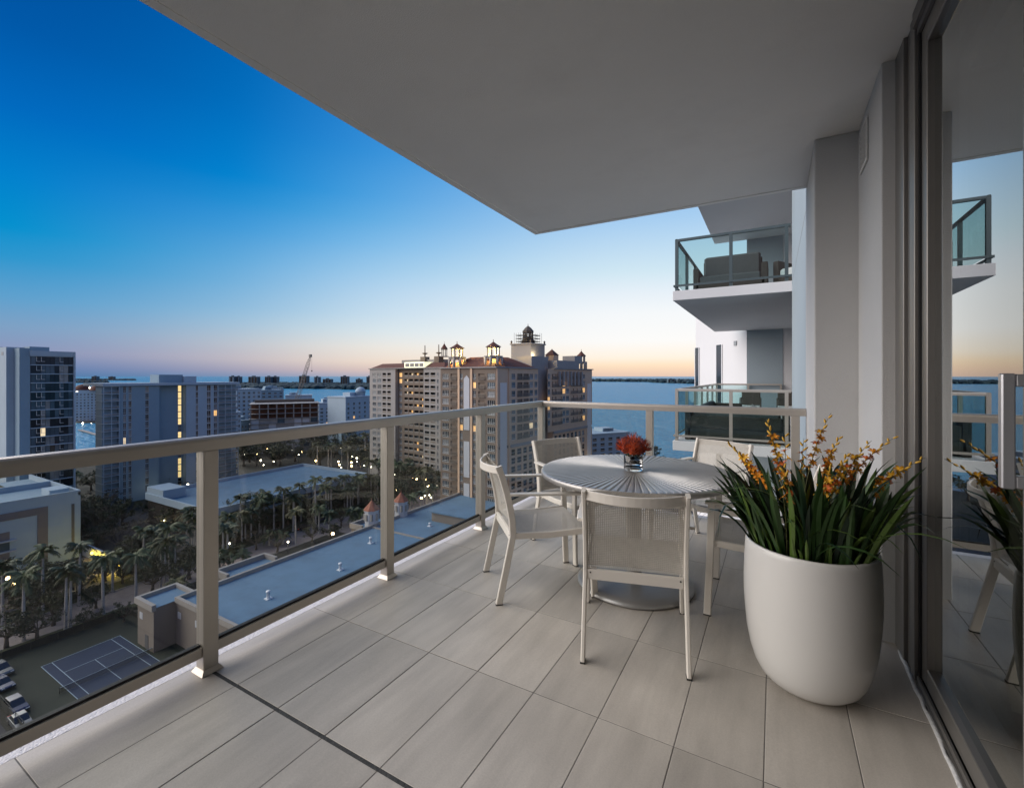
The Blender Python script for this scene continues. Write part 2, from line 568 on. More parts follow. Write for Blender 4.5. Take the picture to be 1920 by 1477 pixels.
def panel(ax, s0, s1):
    """glass panel with bottom rail and gasket between two posts; ax 0 runs along y, ax 1 along x"""
    def bx(name, off, t, z0, z1, m, a, c, par=rail):
        q = MB()
        if ax == 0: q.box(RX + off - t / 2, RX + off + t / 2, a, c, z0, z1)
        else: q.box(a, c, RY + off - t / 2, RY + off + t / 2, z0, z1)
        return loc_of(q.build(name, m, par), rail)
    a, c = s0 + 0.0335, s1 - 0.0335
    br = bx('bottom_rail', 0, 0.042, 0.078, 0.124, M_alu, a, c)
    bx('gasket', 0, 0.022, 0.1245, 0.135, M_gasket, a + .002, c - .002)
    bx('glass_panel', 0, 0.010, 0.1355, RT_Z - 0.0655, M_glass, a + 0.004, c - 0.004)
yy = sorted(p[1] for p in posts[:7])
for i in range(len(yy) - 1):
    panel(0, yy[i], yy[i + 1])
panel(1, RX, -1.07); panel(1, -1.07, 0.155)

# ---------------------------------------------------------------- sliding door
door = thing('sliding_door', 'tall grey framed sliding glass door reflecting the sunset bay beside the planter', 'door', (0.65, 1.3, 0))
def dpart(name, m, boxes, par=door, bev=0.0):
    q = MB()
    for bx_ in boxes: q.box(*bx_, bev=bev)
    o = q.build(name, m, par)
    if par is door: loc_of(o, door)
    return o
DX = -0.055
def dp2(name, m, boxes, bev=0.0):
    return dpart(name, m, [(c[0] + DX, c[1] + DX, *c[2:]) for c in boxes], bev=bev)
YJ = 2.64
dp2('jamb', M_frame, [(0.585, 0.74, 2.80, 2.969, 0.0, 2.949), (0.600, 0.74, 2.715, 2.799, 0.0, 2.949), (0.592, 0.74, YJ, 2.714, 0.0, 2.949)], bev=0.002)
dp2('jamb_gasket', M_gasket, [(0.605, 0.70, YJ - .016, YJ - .0005, 0.032, 2.90)])
dp2('header', M_frame, [(0.585, 0.74, -2.9, YJ - .001, 2.88, 2.949), (0.60, 0.612, -2.9, YJ - .001, 2.85, 2.8795)])
dp2('sill_track', M_frame, [(0.592, 0.76, -2.9, YJ - .001, -0.01, 0.012), (0.600, 0.608, -2.9, YJ - .001, 0.0125, 0.034), (0.685, 0.695, -2.9, YJ - .001, 0.0125, 0.034)])
dp2('sill_channel', M_gasket, [(0.6085, 0.6845, -2.9, YJ - .001, 0.0122, 0.0135)])
dp2('stile', M_frame, [(0.613, 0.672, 2.545, YJ - .017, 0.036, 2.848)], bev=0.003)
dp2('bottom_stile', M_frame, [(0.613, 0.672, 1.689, 2.5445, 0.036, 0.115)], bev=0.003)
dp2('top_stile', M_frame, [(0.613, 0.672, 1.689, 2.5445, 2.76, 2.848)], bev=0.003)
dp2('stile', M_frame, [(0.613, 0.672, 1.59, 1.688, 0.036, 2.848)], bev=0.003)
dp2('glass_pane', M_dglass, [(0.638, 0.646, 1.6885, 2.5448, 0.1155, 2.7595)])
dp2('stile', M_frame, [(0.676, 0.734, 1.54, 1.64, 0.036, 2.848)], bev=0.003)
dp2('glass_pane', M_dglass, [(0.700, 0.708, 0.0, 1.5395, 0.1155, 2.7595)])
dp2('bottom_stile', M_frame, [(0.676, 0.734, -1.5, 1.5395, 0.036, 0.115)])
dp2('top_stile', M_frame, [(0.676, 0.734, -1.5, 1.5395, 2.76, 2.848)])
dp2('glass_pane', M_dglass, [(0.700, 0.708, -2.85, -0.1, 0.1155, 2.7595)])
dp2('stile', M_frame, [(0.676, 0.734, -0.0995, -0.0005, 0.1155, 2.7595)])
# D-shaped pull handle
q = MB()
q.box(0.498, 0.524, 1.618, 1.642, 1.066, 1.357, bev=0.003)
q.box(0.5245, 0.5575, 1.620, 1.640, 1.323, 1.355, bev=0.003)
q.box(0.5245, 0.5575, 1.620, 1.640, 1.068, 1.100, bev=0.003)
M_pull = mat('pull_handle_metal', (0.42, 0.42, 0.44), 0.35, metal=0.7, var=0.02)
loc_of(q.build('handle', M_pull, door), door)
# ragged bead of caulk between tiles and sill
q = MB(); random.seed(5)
pth = []
for i in range(90):
    y = -2.9 + 5.8 * i / 89
    pth.append((0.531 + random.uniform(-0.0035, 0.0035), y, 0.002))
q.sweep(pth, [(-0.006, -0.004), (0.006, -0.004), (0.005, 0.004), (0.0, 0.006), (-0.005, 0.003)], smooth=True, scale=[random.uniform(0.7, 1.7) for _ in pth])
tag(q.build('caulk_bead', M_caulk), 'ragged white caulk bead between floor tiles and door sill', 'caulk')

# the room behind the door
M_room = mat('room_wall', (0.30, 0.29, 0.27), 0.8, var=0.03)
M_rfloor = mat('room_floor', (0.16, 0.13, 0.11), 0.45, var=0.2, vs_=3, stretch=(1, 6, 1))
b = MB(); b.box(0.765, 5.6, -2.95, 2.95, -0.1, 0.0); struct(b.build('room_floor', M_rfloor))
b = MB(); b.box(0.80, 5.6, -2.95, 2.95, 2.80, 2.94); b.box(0.765, 0.80, -2.95, 2.95, 2.86, 2.94); struct(b.build('room_ceiling', M_room))
b = MB(); b.box(5.5, 5.6, -2.95, 2.95, 0.001, 2.799); b.box(0.80, 5.499, 2.97, 3.05, 0.001, 2.799); b.box(0.80, 5.499, -3.05, -2.96, 0.001, 2.799)
struct(b.build('room_wall', M_room))
M_curt = mat('sheer_curtain', (0.42, 0.41, 0.37), 0.9, var=0.05)
q = MB(); pts = []
for i in range(61):
    y = 2.10 + 0.55 * i / 60
    pts.append((0.86 + 0.035 * sin(i * 0.95) + 0.01 * sin(i * 2.3), y))
for i in range(60):
    (xa, ya), (xb, yb) = pts[i], pts[i + 1]
    q.face([(xa, ya, 0.02), (xb, yb, 0.02), (xb, yb, 2.74), (xa, ya, 2.74)], 0, True)
    q.face([(xa + .004, ya, 0.02), (xa + .004, ya, 2.74), (xb + .004, yb, 2.74), (xb + .004, yb, 0.02)], 0, True)
curt = thing('curtain', 'pale sheer curtain bunched behind the sliding glass door', 'curtain', (0.9, 2.6, 0))
loc_of(q.build('drape', M_curt, curt), curt)
q = MB(); q.tube([(0.90, -2.8, 2.765), (0.90, 2.93, 2.765)], 0.012, 8); loc_of(q.build('curtain_rod', M_frame, curt), curt)
# ================================================================== FURNITURE ON THE BALCONY
M_chair = mat('ivory_powder_coat', (0.76, 0.715, 0.655), 0.42, var=0.03, vs_=6, bump=0.05, bs=500)
M_sling = mat('woven_sling', (0.50, 0.47, 0.425), 0.65, var=0.08, vs_=40)
M_cap = mat('black_cap', (0.03, 0.03, 0.03), 0.6, var=0)
M_tab = mat('brushed_table_metal', (0.42, 0.405, 0.39), 0.36, metal=0.45, var=0.08, vs_=12, bump=0.04, bs=300)
M_tbase = mat('table_base_metal', (0.33, 0.325, 0.32), 0.42, metal=0.6, var=0.06, vs_=6)

def chair_back(z):                # y of the backrest line at height z
    t = (z - 0.40) / 0.42
    return -0.225 - 0.030 * t - 0.065 * t * t
def weave(mb, surf, nu, nv, su, sv, seg=8):
    """grid of flat strands on a surface surf(u, v), u and v in 0..1"""
    for i in range(nu):
        u = (i + 0.5) / nu
        du = su / nu / 2
        for k in range(seg):
            v0, v1 = k / seg, (k + 1) / seg
            mb.face([surf(u - du, v0), surf(u + du, v0), surf(u + du, v1), surf(u - du, v1)], 0, True)
    for i in range(nv):
        v = (i + 0.5) / nv
        dv = sv / nv / 2
        for k in range(seg):
            u0, u1 = k / seg, (k + 1) / seg
            p = [surf(u0, v - dv), surf(u1, v - dv), surf(u1, v + dv), surf(u0, v + dv)]
            mb.face(p, 0, True)
HW = 0.232
chair_me = {}
def rect(w_, h_):
    a, c, r = w_ / 2, h_ / 2, min(w_, h_) * 0.22
    return [(-a + r, -c), (a - r, -c), (a, -c + r), (a, c - r), (a - r, c), (-a + r, c), (-a, c - r), (-a, -c + r)]
for s in (-1, 1):
    q = MB()
    pth = [(s * (HW + 0.004), -0.315, 0.004), (s * (HW + 0.002), -0.262, 0.25), (s * HW, -0.230, 0.40)] + [(s * HW, chair_back(z), z) for z in (0.50, 0.58, 0.66, 0.74, 0.815)]
    q.sweep(pth, rect(0.020, 0.040), up=(0, 1, 0))
    chair_me['rear_leg', s] = q.mesh('rear_leg', M_chair)
    q = MB()
    q.sweep([(s * (HW + 0.034), 0.275, 0.004), (s * (HW + 0.030), 0.262, 0.30), (s * (HW + 0.028), 0.252, 0.628)], rect(0.022, 0.040), up=(0, 1, 0))
    chair_me['front_leg', s] = q.mesh('front_leg', M_chair)
    q = MB()
    yb = chair_back(0.645) + 0.016
    q.sweep([(s * (HW + 0.028), 0.285, 0.636), (s * (HW + 0.032), 0.05, 0.642), (s * (HW + 0.020), yb + 0.03, 0.650), (s * (HW + 0.014), yb, 0.650)], rect(0.046, 0.014))
    chair_me['armrest', s] = q.mesh('armrest', M_chair)
    q = MB()
    q.sweep([(s * (HW + 0.012), 0.24, 0.405), (s * (HW + 0.006), 0.0, 0.392), (s * HW, -0.212, 0.398)], rect(0.018, 0.038))
    chair_me['side_rail', s] = q.mesh('side_rail', M_chair)
    q = MB(); q.box(-.012, .012, -.020, .020, 0.0, 0.006)
    chair_me['foot', s] = q.mesh('foot_cap', M_cap)
q = MB(); q.box(-HW + .011, HW - .011, -0.246, -0.226, 0.362, 0.412, bev=0.002); chair_me['rear_rail'] = q.mesh('rear_rail', M_chair)
q = MB(); q.box(-HW - .016, HW + .016, 0.232, 0.25, 0.385, 0.412, bev=0.002); chair_me['front_rail'] = q.mesh('front_rail', M_chair)
q = MB()
yt = chair_back(0.79)
pth = []
for i in range(15):
    t = -1 + 2 * i / 14
    pth.append((t * (HW - 0.009), yt - 0.072 * (1 - t * t) - 0.004, 0.790 - 0.004 * (1 - t * t)))
q.sweep(pth, rect(0.011, 0.046)); chair_me['top_rail'] = q.mesh('top_rail', M_chair)
q = MB()
weave(q, lambda u, v: (-HW + .008 + u * (2 * HW - .016), chair_back(0.425 + v * 0.39) - 0.004 + 0.02 * (1 - (2 * u - 1) ** 2) * (1 - v) , 0.425 + v * 0.39), 50, 44, 0.56, 0.56, 8)
chair_me['back_sling'] = q.mesh('back_sling', M_sling)
q = MB()
weave(q, lambda u, v: (-HW - .004 + u * (2 * HW + .008), -0.226 + v * 0.468, 0.417 - 0.020 * sin(pi * v) * (0.4 + 0.6 * (1 - (2 * u - 1) ** 2))), 52, 52, 0.66, 0.66, 8)
chair_me['seat_sling'] = q.mesh('seat_sling', M_sling)
q = MB(); q.lathe([(0.0, 0.0), (0.004, 0.0), (0.004, 0.002), (0.0, 0.003)], 8); chair_me['bolt'] = q.mesh('bolt', M_cap)
def make_chair(x, y, ang, label):
    """ang: heading the chair faces, measured from +Y counter-clockwise"""
    c = thing('dining_chair', label, 'chair', (x, y, 0), ang, 'dining chairs around the table')
    for s in (-1, 1):
        lg = put('rear_leg', chair_me['rear_leg', s], c); put('foot_cap', chair_me['foot', s], lg, (s * (HW + .004), -0.315, 0.0005))
        lg = put('front_leg', chair_me['front_leg', s], c); put('foot_cap', chair_me['foot', s], lg, (s * (HW + .034), 0.275, 0.0005))
        put('armrest', chair_me['armrest', s], c)
        put('side_rail', chair_me['side_rail', s], c)
    rr = put('rear_rail', chair_me['rear_rail'], c)
    for s in (-1, 1): put('bolt', chair_me['bolt'], rr, (s * (HW - 0.025), -0.2462, 0.397), (radians(90), 0, 0))
    put('front_rail', chair_me['front_rail'], c)
    put('top_rail', chair_me['top_rail'], c)
    put('back_sling', chair_me['back_sling'], c)
    put('seat_sling', chair_me['seat_sling'], c)
    return c
def face_dir(dx, dy): return atan2(-dx, dy)
def rear_pair(r1, r2, flip=1):
    mx_, my_ = (r1[0] + r2[0]) / 2, (r1[1] + r2[1]) / 2
    ex, ey = r2[0] - r1[0], r2[1] - r1[1]
    l = hypot(ex, ey); fx, fy = -ey / l * flip, ex / l * flip
    return mx_ + fx * 0.315, my_ + fy * 0.315, face_dir(fx, fy)
cx, cy, a = rear_pair((-.7815, 2.048), (-.336, 2.17)); make_chair(cx, cy, a, 'ivory mesh dining chair in front of the white planter, its woven back outward')
cx, cy, a = rear_pair((-1.723, 2.65), (-1.418, 2.314)); make_chair(cx, cy, a, 'ivory mesh dining chair seen side-on, standing beside the glass railing post')
make_chair(-1.34, 3.42, face_dir(0.86, -0.48), 'ivory mesh dining chair at the railing corner in front of the tall hotel')
make_chair(-0.50, 3.83, face_dir(-0.44, -0.90), 'ivory mesh dining chair in front of the bay-side railing, under the neighbouring balconies')
make_chair(-0.06, 3.07, face_dir(-1.0, -0.02), 'ivory mesh dining chair half hidden behind the white planter')

# ---------------------------------------------------------------- table
TXC, TYC = -0.795, 3.0
table = thing('dining_table', 'round silver metal pedestal table with radiating grooves on the top', 'table', (TXC, TYC, 0))
q = MB()
NR = 92
prof_r = [0.02, 0.10, 0.22, 0.34, 0.46, 0.56, 0.585]
base = len(q.v); per = 6
rings = []
for r in prof_r:
    ring = []
    for i in range(NR * per):
        a = 2 * pi * i / (NR * per)
        amp = min(0.0075, r * 0.026)
        ph = (i % per)
        z = 0.738 - (0 if ph < 4 else amp)
        ring.append((r * cos(a), r * sin(a), z))
    rings.append(ring)
for r, z in ((0.600, 0.7355), (0.609, 0.729), (0.612, 0.720), (0.609, 0.706), (0.600, 0.700), (0.05, 0.700)):
    rings.append([(r * cos(2 * pi * i / (NR * per)), r * sin(2 * pi * i / (NR * per)), z) for i in range(NR * per)])
n = NR * per
for ring in rings: q.v += ring
for k in range(len(rings) - 1):
    for i in range(n):
        j = (i + 1) % n
        q.f.append((k * n + j, k * n + i, (k + 1) * n + i, (k + 1) * n + j)); q.m.append(0); q.s.append(k > 6)
q.f.append(tuple(range(n))); q.m.append(0); q.s.append(False)
q.build('tabletop', M_tab, table)
q = MB(); q.lathe([(0.045, 0.045), (0.045, 0.66), (0.16, 0.699)], 32, smooth=True); q.build('pedestal', M_tbase, table)
q = MB(); q.lathe([(0.0, 0.062), (0.05, 0.062), (0.20, 0.054), (0.31, 0.042), (0.355, 0.030), (0.37, 0.016), (0.37, 0.006), (0.36, 0.001), (0.0, 0.001)][::-1], 64); q.build('base_plate', M_tbase, table)

# ---------------------------------------------------------------- vase of pincushion flowers
vase = thing('flower_vase', 'small clear glass cylinder vase of spiky orange flowers on the round table', 'vase', (TXC, TYC - 0.03, 0.7385))
M_vglass = bpy.data.materials.new('vase_glass'); M_vglass.use_nodes = True
vb = M_vglass.node_tree.nodes['Principled BSDF']
vb.inputs['Transmission Weight'].default_value = 1.0; vb.inputs['Roughness'].default_value = 0.0; vb.inputs['IOR'].default_value = 1.5
q = MB(); q.lathe([(0.0, 0.001), (0.056, 0.001), (0.060, 0.006), (0.060, 0.098), (0.0575, 0.1), (0.055, 0.098), (0.055, 0.016), (0.0, 0.014)], 40); q.build('glass', M_vglass, vase)
M_stemg = mat('flower_stem_green', (0.06, 0.075, 0.03), 0.6, var=0.2, vs_=30)
q = MB(); random.seed(21)
for k in range(9):
    a = k * 0.7; q.tube([(0.02 * cos(a), 0.02 * sin(a), 0.02), (0.03 * cos(a + .5), 0.03 * sin(a + .5), 0.075), (0.045 * cos(a + .3), 0.045 * sin(a + .3), 0.125)], 0.0055, 6)
for k in range(14):
    a = random.uniform(0, 6.28); r0 = random.uniform(.03, .05); q.lathe([(0.0, .03), (.006, .035), (.006, .06), (0, .066)], 5, (r0 * cos(a), r0 * sin(a)))
q.build('stems', M_stemg, vase)
M_pet = mat('pincushion_orange', (0.55, 0.085, 0.02), 0.55, var=0.35, vs_=25)
M_tip = mat('pincushion_tip', (0.16, 0.03, 0.035), 0.5, var=0.3, vs_=40)
heads = [(0, 0, 0.165, 0.07), (0.052, 0.01, 0.148, 0.058), (-0.05, -0.016, 0.15, 0.058), (0.012, -0.055, 0.142, 0.058), (-0.01, 0.052, 0.15, 0.058)]
for hx, hy, hz, hr in heads:
    q = MB()
    c = Vector((hx, hy, hz - 0.012)); ax = Vector((hx * 2.2, hy * 2.2, 0.12)).normalized()
    q.lathe([(0.0, hz - 0.035), (0.022, hz - 0.028), (0.028, hz - 0.01), (0.02, hz + 0.012), (0, hz + 0.018)], 10, (hx, hy), 0)
    for k in range(120):
        z = 1 - 1.55 * (k + 0.5) / 120; a = k * 2.39996
        d = Vector((sqrt(max(0, 1 - z * z)) * cos(a), sqrt(max(0, 1 - z * z)) * sin(a), z))
        d = (Matrix.Rotation(0, 3, 'Z') @ d + ax * 0.25).normalized()
        d = (d + Vector((random.uniform(-.12, .12), random.uniform(-.12, .12), random.uniform(-.12, .12)))).normalized()
        L = hr * random.uniform(0.88, 1.12)
        t = d.cross(Vector((0, 0, 1))).normalized() if abs(d.z) < .99 else Vector((1, 0, 0))
        upb = Vector((0, 0, 1)) * 0.012
        p0, p1, p2 = c + d * 0.02, c + d * (L * 0.72) + upb * 0.3, c + d * L + upb
        q.tube([p0, p1, p2], 0.0016, 3, 0, scale=[1, 1.1, 0.8], cap=False)
        q.tube([p2 - d * 0.001, p2 + (d * 0.006 + upb * 0.3)], 0.0022, 3, 1, scale=[0.9, 0.7])
    q.build('flower_head', [M_pet, M_tip], vase)

# ---------------------------------------------------------------- planter and its lilies
PXC, PYC = 0.132, 2.396
M_pot = mat('glazed_white_planter', (0.69, 0.68, 0.665), 0.28, var=0.02, vs_=2, coat=0.45)
M_soil = mat('potting_soil', (0.03, 0.022, 0.016), 0.95, var=0.4, vs_=30, bump=1.0, bs=50)
pot = thing('planter', 'large white egg-shaped planter on the tiles beside the sliding door', 'planter', (PXC, PYC, 0))
q = MB()
prof = [(0.0, 0.001), (0.10, 0.001), (0.135, 0.006), (0.165, 0.020), (0.192, 0.045), (0.213, 0.085), (0.230, 0.14), (0.243, 0.21), (0.251, 0.29), (0.256, 0.37), (0.257, 0.45), (0.255, 0.52), (0.251, 0.59), (0.249, 0.612), (0.246, 0.618), (0.236, 0.618), (0.233, 0.612), (0.231, 0.50)]
q.lathe(prof, 72); q.build('bowl', M_pot, pot)
q = MB(); q.lathe([(0.0, 0.565), (0.1, 0.562), (0.2335, 0.555)][::-1], 32); q.build('soil', M_soil, pot)
def leaf_material(name, c0, c1):
    m = mat(name, c0, 0.42, var=0.25, vs_=8, stretch=(30, 30, 2))
    return m
M_leaf = [mat('strap_leaf', (0.026, 0.062, 0.015), 0.40, var=0.35, vs_=9, stretch=(6, 6, 1)), mat('strap_leaf_light', (0.070, 0.120, 0.022), 0.42, var=0.3, vs_=9, stretch=(6, 6, 1)), mat('strap_leaf_dark', (0.010, 0.026, 0.012), 0.35, var=0.3, vs_=9)]
plant = thing('lily_plant', 'dense strap-leaved plant with sprays of small orange and yellow flowers growing in the white planter', 'plant', (PXC, PYC, 0.565))
random.seed(77)
def leaf_mesh(L, w_, bend, m):
    q = MB(); N = 9; pl, pr, pc = [], [], []
    for i in range(N + 1):
        t = i / N
        a = bend * t * t
        x = L * (t - 0.25 * bend * bend * t ** 3 * 0.3) * sin(0.02 + a * 0.75)
        z = L * t * cos(min(1.5, a * 0.75))
        ww = w_ * (0.55 + 1.3 * t - 0.6 * t * t) * (1 - t ** 5) * 0.5 + 0.0006
        tw = 0.25 * t
        pl.append((x - ww * sin(tw) * .3, -ww, z)); pr.append((x + ww * sin(tw) * .3, ww, z)); pc.append((x + ww * 0.35, 0, z - ww * 0.05))
    for i in range(N):
        q.face([pl[i], pc[i], pc[i + 1], pl[i + 1]], 0, True)
        q.face([pc[i], pr[i], pr[i + 1], pc[i + 1]], 0, True)
    return q.mesh('leaf', m)
leaf_vars = []
for k in range(16):
    m = M_leaf[(0, 0, 1, 2)[k % 4]]
    leaf_vars.append((leaf_mesh(random.uniform(0.34, 0.47), random.uniform(0.022, 0.034), random.uniform(0.05, 0.55), m), 0))
for k in range(8):
    leaf_vars.append((leaf_mesh(random.uniform(0.34, 0.46), random.uniform(0.010, 0.016), random.uniform(0.8, 1.5), M_leaf[k % 3]), 1))
for k in range(215):
    v = leaf_vars[random.randrange(16)] if random.random() < 0.78 else leaf_vars[16 + random.randrange(8)]
    a = random.uniform(0, 2 * pi); r = 0.215 * sqrt(random.random())
    tilt = 0.02 + 0.27 * (r / 0.215) ** 1.5 + random.uniform(-0.1, 0.12)
    if v[1]: tilt += 0.15
    o = put('leaf', v[0], plant, (r * cos(a), r * sin(a), -0.01), None, random.uniform(0.78, 1.1))
    o.rotation_euler = (Matrix.Rotation(a + random.uniform(-.6, .6), 3, 'Z') @ Matrix.Rotation(tilt, 3, 'Y') @ Matrix.Rotation(random.uniform(-1.2, 1.2), 3, 'Z')).to_euler()
for k in range(26):                       # short young leaves at the rim
    a = random.uniform(0, 2 * pi)
    o = put('leaf', leaf_vars[2 + 4 * random.randrange(4)][0], plant, (0.205 * cos(a), 0.205 * sin(a), -0.01), None, random.uniform(0.3, 0.5))
    o.rotation_euler = (Matrix.Rotation(a, 3, 'Z') @ Matrix.Rotation(random.uniform(-.1, .4), 3, 'Y') @ Matrix.Rotation(random.uniform(-.8, .8), 3, 'Z')).to_euler()
M_bloom = [mat('blossom_orange', (0.80, 0.30, 0.02), 0.5, var=0.3, vs_=60), mat('blossom_yellow', (0.85, 0.45, 0.03), 0.5, var=0.3, vs_=60), mat('blossom_red', (0.75, 0.17, 0.03), 0.5, var=0.3, vs_=60)]
M_bud = mat('flower_bud', (0.62, 0.36, 0.04), 0.55, var=0.3, vs_=50)
M_stalk = mat('flower_stalk', (0.10, 0.105, 0.035), 0.5, var=0.2, vs_=20)
def bloom_mesh(m, sz):
    q = MB()
    q.tube([(0, 0, 0), (0, 0, sz * 0.55)], sz * 0.09, 5, 1, scale=[0.6, 1.6])
    for k in range(6):
        a = k * pi / 3
        pts_ = []
        for t, w_ in ((0.0, 0.10), (0.45, 0.24), (0.8, 0.18), (1.0, 0.02)):
            r = sz * (0.12 + 0.85 * t); z = sz * (0.5 + 0.35 * sin(t * 2.0) - 0.18 * t * t)
            pts_.append((r, w_ * sz, z))
        for i in range(3):
            (r0, w0, z0), (r1, w1, z1) = pts_[i], pts_[i + 1]
            f = lambda r, w_, z: (r * cos(a) - w_ * sin(a), r * sin(a) + w_ * cos(a), z)
            q.face([f(r0, -w0, z0), f(r1, -w1, z1), f(r1, w1, z1), f(r0, w0, z0)], 0, True)
    return q.mesh('blossom', [m, M_bud])
blooms = [bloom_mesh(M_bloom[k % 3], 0.0225) for k in range(3)]
q = MB(); q.lathe([(0.0, 0), (0.0034, 0.005), (0.0042, 0.012), (0.0024, 0.020), (0, 0.023)], 6); bud_me = q.mesh('bud', M_bud)
def spray(x, y, hx, hy, H, lean, nb):
    """flower stem from (x, y) leaning along (hx, hy) by lean at height H"""
    p = [Vector((x + hx * lean * t * t, y + hy * lean * t * t, H * (t - 0.06 * t ** 4))) for t in [i / 14 for i in range(15)]]
    q = MB(); q.tube(p, 0.0026, 5, scale=[1.25 - 0.065 * i for i in range(15)])
    st = q.build('flower_stem', M_stalk, plant)
    nb = int(nb * 0.78)
    for i in range(nb):
        t = 0.56 + 0.44 * i / nb
        j = min(13, int(t * 14)); pos = p[j].lerp(p[j + 1], t * 14 - j)
        tg = (p[j + 1] - p[j]).normalized()
        sd = tg.cross(Vector((0, 0, 1))).normalized() if abs(tg.z) < .995 else Vector((1, 0, 0))
        ang = (1 if i % 2 else -1) * random.uniform(0.5, 1.3)
        dr = (tg * 0.75 + sd * sin(ang) + Vector((0, 0, 1)) * 0.25 + Vector((hy, -hx, 0)) * cos(ang) * 0.35).normalized()
        rot = dr.to_track_quat('Z', 'Y').to_euler()
        if i < nb * 0.62:
            put('blossom', blooms[random.choice((0, 0, 1, 1, 2))], st, pos, rot, random.uniform(0.85, 1.25))
        else:
            put('bud', bud_me, st, pos, rot, 1.35 - 0.8 * (i / nb - 0.62))
rxy = lambda t: (RT.x * t, RT.y * t)
for (u, f, lean_r, lean_f, H, nb) in [
    (-0.12, -0.04, -0.10, -0.02, 0.64, 17), (-0.11, 0.02, -0.24, 0.0, 0.52, 22), (-0.13, -0.08, -0.06, -0.05, 0.45, 12), (-0.03, 0.02, 0.14, 0.0, 0.66, 13), (-0.05, 0.08, 0.02, 0.05, 0.56, 11),
    (0.02, -0.05, 0.03, -0.02, 0.44, 14), (0.03, 0.03, 0.13, 0.0, 0.55, 18), (0.05, -0.03, 0.10, 0.0, 0.48, 16), (0.07, 0.0, 0.22, 0.02, 0.53, 15),
    (0.10, 0.05, 0.33, 0.0, 0.55, 18), (0.02, 0.10, 0.06, 0.06, 0.52, 13), (0.11, -0.05, 0.33, -0.03, 0.47, 17), (0.08, -0.02, 0.28, -0.05, 0.42, 14), (-0.02, -0.1, -0.03, -0.06, 0.38, 12)]:
    x, y = RT.x * u + FW.x * f, RT.y * u + FW.y * f
    hx, hy = RT.x * lean_r + FW.x * lean_f, RT.y * lean_r + FW.y * lean_f
    l = hypot(hx, hy)
    spray(x, y, hx / l, hy / l, H, l, nb)
# ================================================================== NEIGHBOURING PART OF THE TOWER
M_tow = mat('tower_paint_shaded', (0.29, 0.35, 0.395), 0.75, var=0.03, vs_=0.8, bump=0.15, bs=40, dirt=(0.26, 0.31, 0.35), ds=0.5, dk=0.3)  # darker, bluer copy of the tower paint; the shade is in the colour
M_tow2 = mat('tower_paint_white', (0.66, 0.66, 0.68), 0.75, var=0.03, vs_=0.8, bump=0.15, bs=40)
M_soff = mat('balcony_soffit', (0.52, 0.51, 0.49), 0.8, var=0.05, vs_=1.5)
M_teal = mat('dark_teal_rail_paint', (0.075, 0.105, 0.115), 0.4, metal=0.4, var=0.05)
M_brz = mat('bronze_frame', (0.10, 0.085, 0.075), 0.45, metal=0.3, var=0.05)
M_win = mat('window_glass_dark', (0.035, 0.045, 0.055), 0.04, var=0.1, vs_=0.5, spec=0.9)
M_groove = mat('wall_joint', (0.30, 0.32, 0.34), 0.9, var=0)
SH = 3.13
tower = thing('neighbouring_tower', 'pale stucco tower wall carrying stacked glass railed balconies above the bay', 'building', (0.285, 4.70, GZ))
def tw(name, mb, m): return loc_of(mb.build(name, m, tower), tower)
q = MB(); q.box(0.285, 9.0, 4.702, 10.0, GZ, 24.0); tw('wall', q, M_tow)
q = MB(); q.box(1.8, 9.0, 10.002, 17.79, GZ, 24.0); tw('recess_wall', q, M_brz)
q = MB(); q.prism([(0.25, 17.8), (0.25, 17.803), (-0.83, 17.803), (-0.83, 17.8)], GZ, 24.0, cap=False); 
q = MB(); q.prism([(0.25, 17.8), (9.0, 18.3), (9.0, 30), (-0.83, 30), (-0.83, 17.8)], GZ, 24.0); tw('wing', q, M_tow2)
q = MB(); q.prism([(-0.832, 17.803), (-0.832, 30), (-2.93, 30), (-2.93, 21.0)], GZ, 4.4); tw('wing_bay', q, M_tow2)
q = MB(); q.box(-0.825, 0.248, 17.785, 17.797, GZ, 24.0); tw('wing_return_shade_sheet', q, M_tow)  # thin sheet in the shaded copy of the tower paint
for k in range(-2, 5):
    z = k * SH
    q = MB(); q.box(0.2835, 0.2848, 4.72, 9.99, z - 0.06, z - 0.045); tw('wall_joint', q, M_groove)
    q = MB(); q.box(-0.824, 0.247, 17.7825, 17.7845, z + 2.62, z + 2.632); tw('wall_joint', q, M_groove)
    q = MB(); q.box(-1.85, 1.798, 10.003 if k != 99 else 0, 17.78, z - 0.20, z - 0.002, 0, bev=0.006); s_ = tw('balcony_slab', q, M_soff if False else M_tow2)
A_, B_ = Vector((-0.83, 17.8)), Vector((-2.93, 21.0))
def on_wing(px):
    r = (px - 960) / FP
    dr = FW + RT * r
    e = B_ - A_
    den = dr.x * e.y - dr.y * e.x
    d = (A_.x * e.y - A_.y * e.x) / den
    return dr * d
wn_dir = (B_ - A_).normalized(); wn_out = Vector((-wn_dir.y, wn_dir.x))
for pa, pb in ((1303.5, 1312), (1343, 1355)):
    a, c = on_wing(pa), on_wing(pb)
    for k in range(-1, 1):
        z0, z1 = k * SH + 0.15, k * SH + 2.56
        q = MB(); o1 = wn_out * 0.012
        pts = [a, c, c + o1, a + o1]
        q.prism([(p.x, p.y) for p in pts], z0, z1); wo_ = tw('window', q, M_win)
        q = MB(); o2 = wn_out * 0.03; e = (c - a).normalized() * 0.05
        for s0, s1 in ((a, a + e), (c - e, c)):
            q.prism([(p.x, p.y) for p in (s0, s1, s1 + o2, s0 + o2)], z0, z1)
        fo = q.build('frame', M_tow2, wo_)
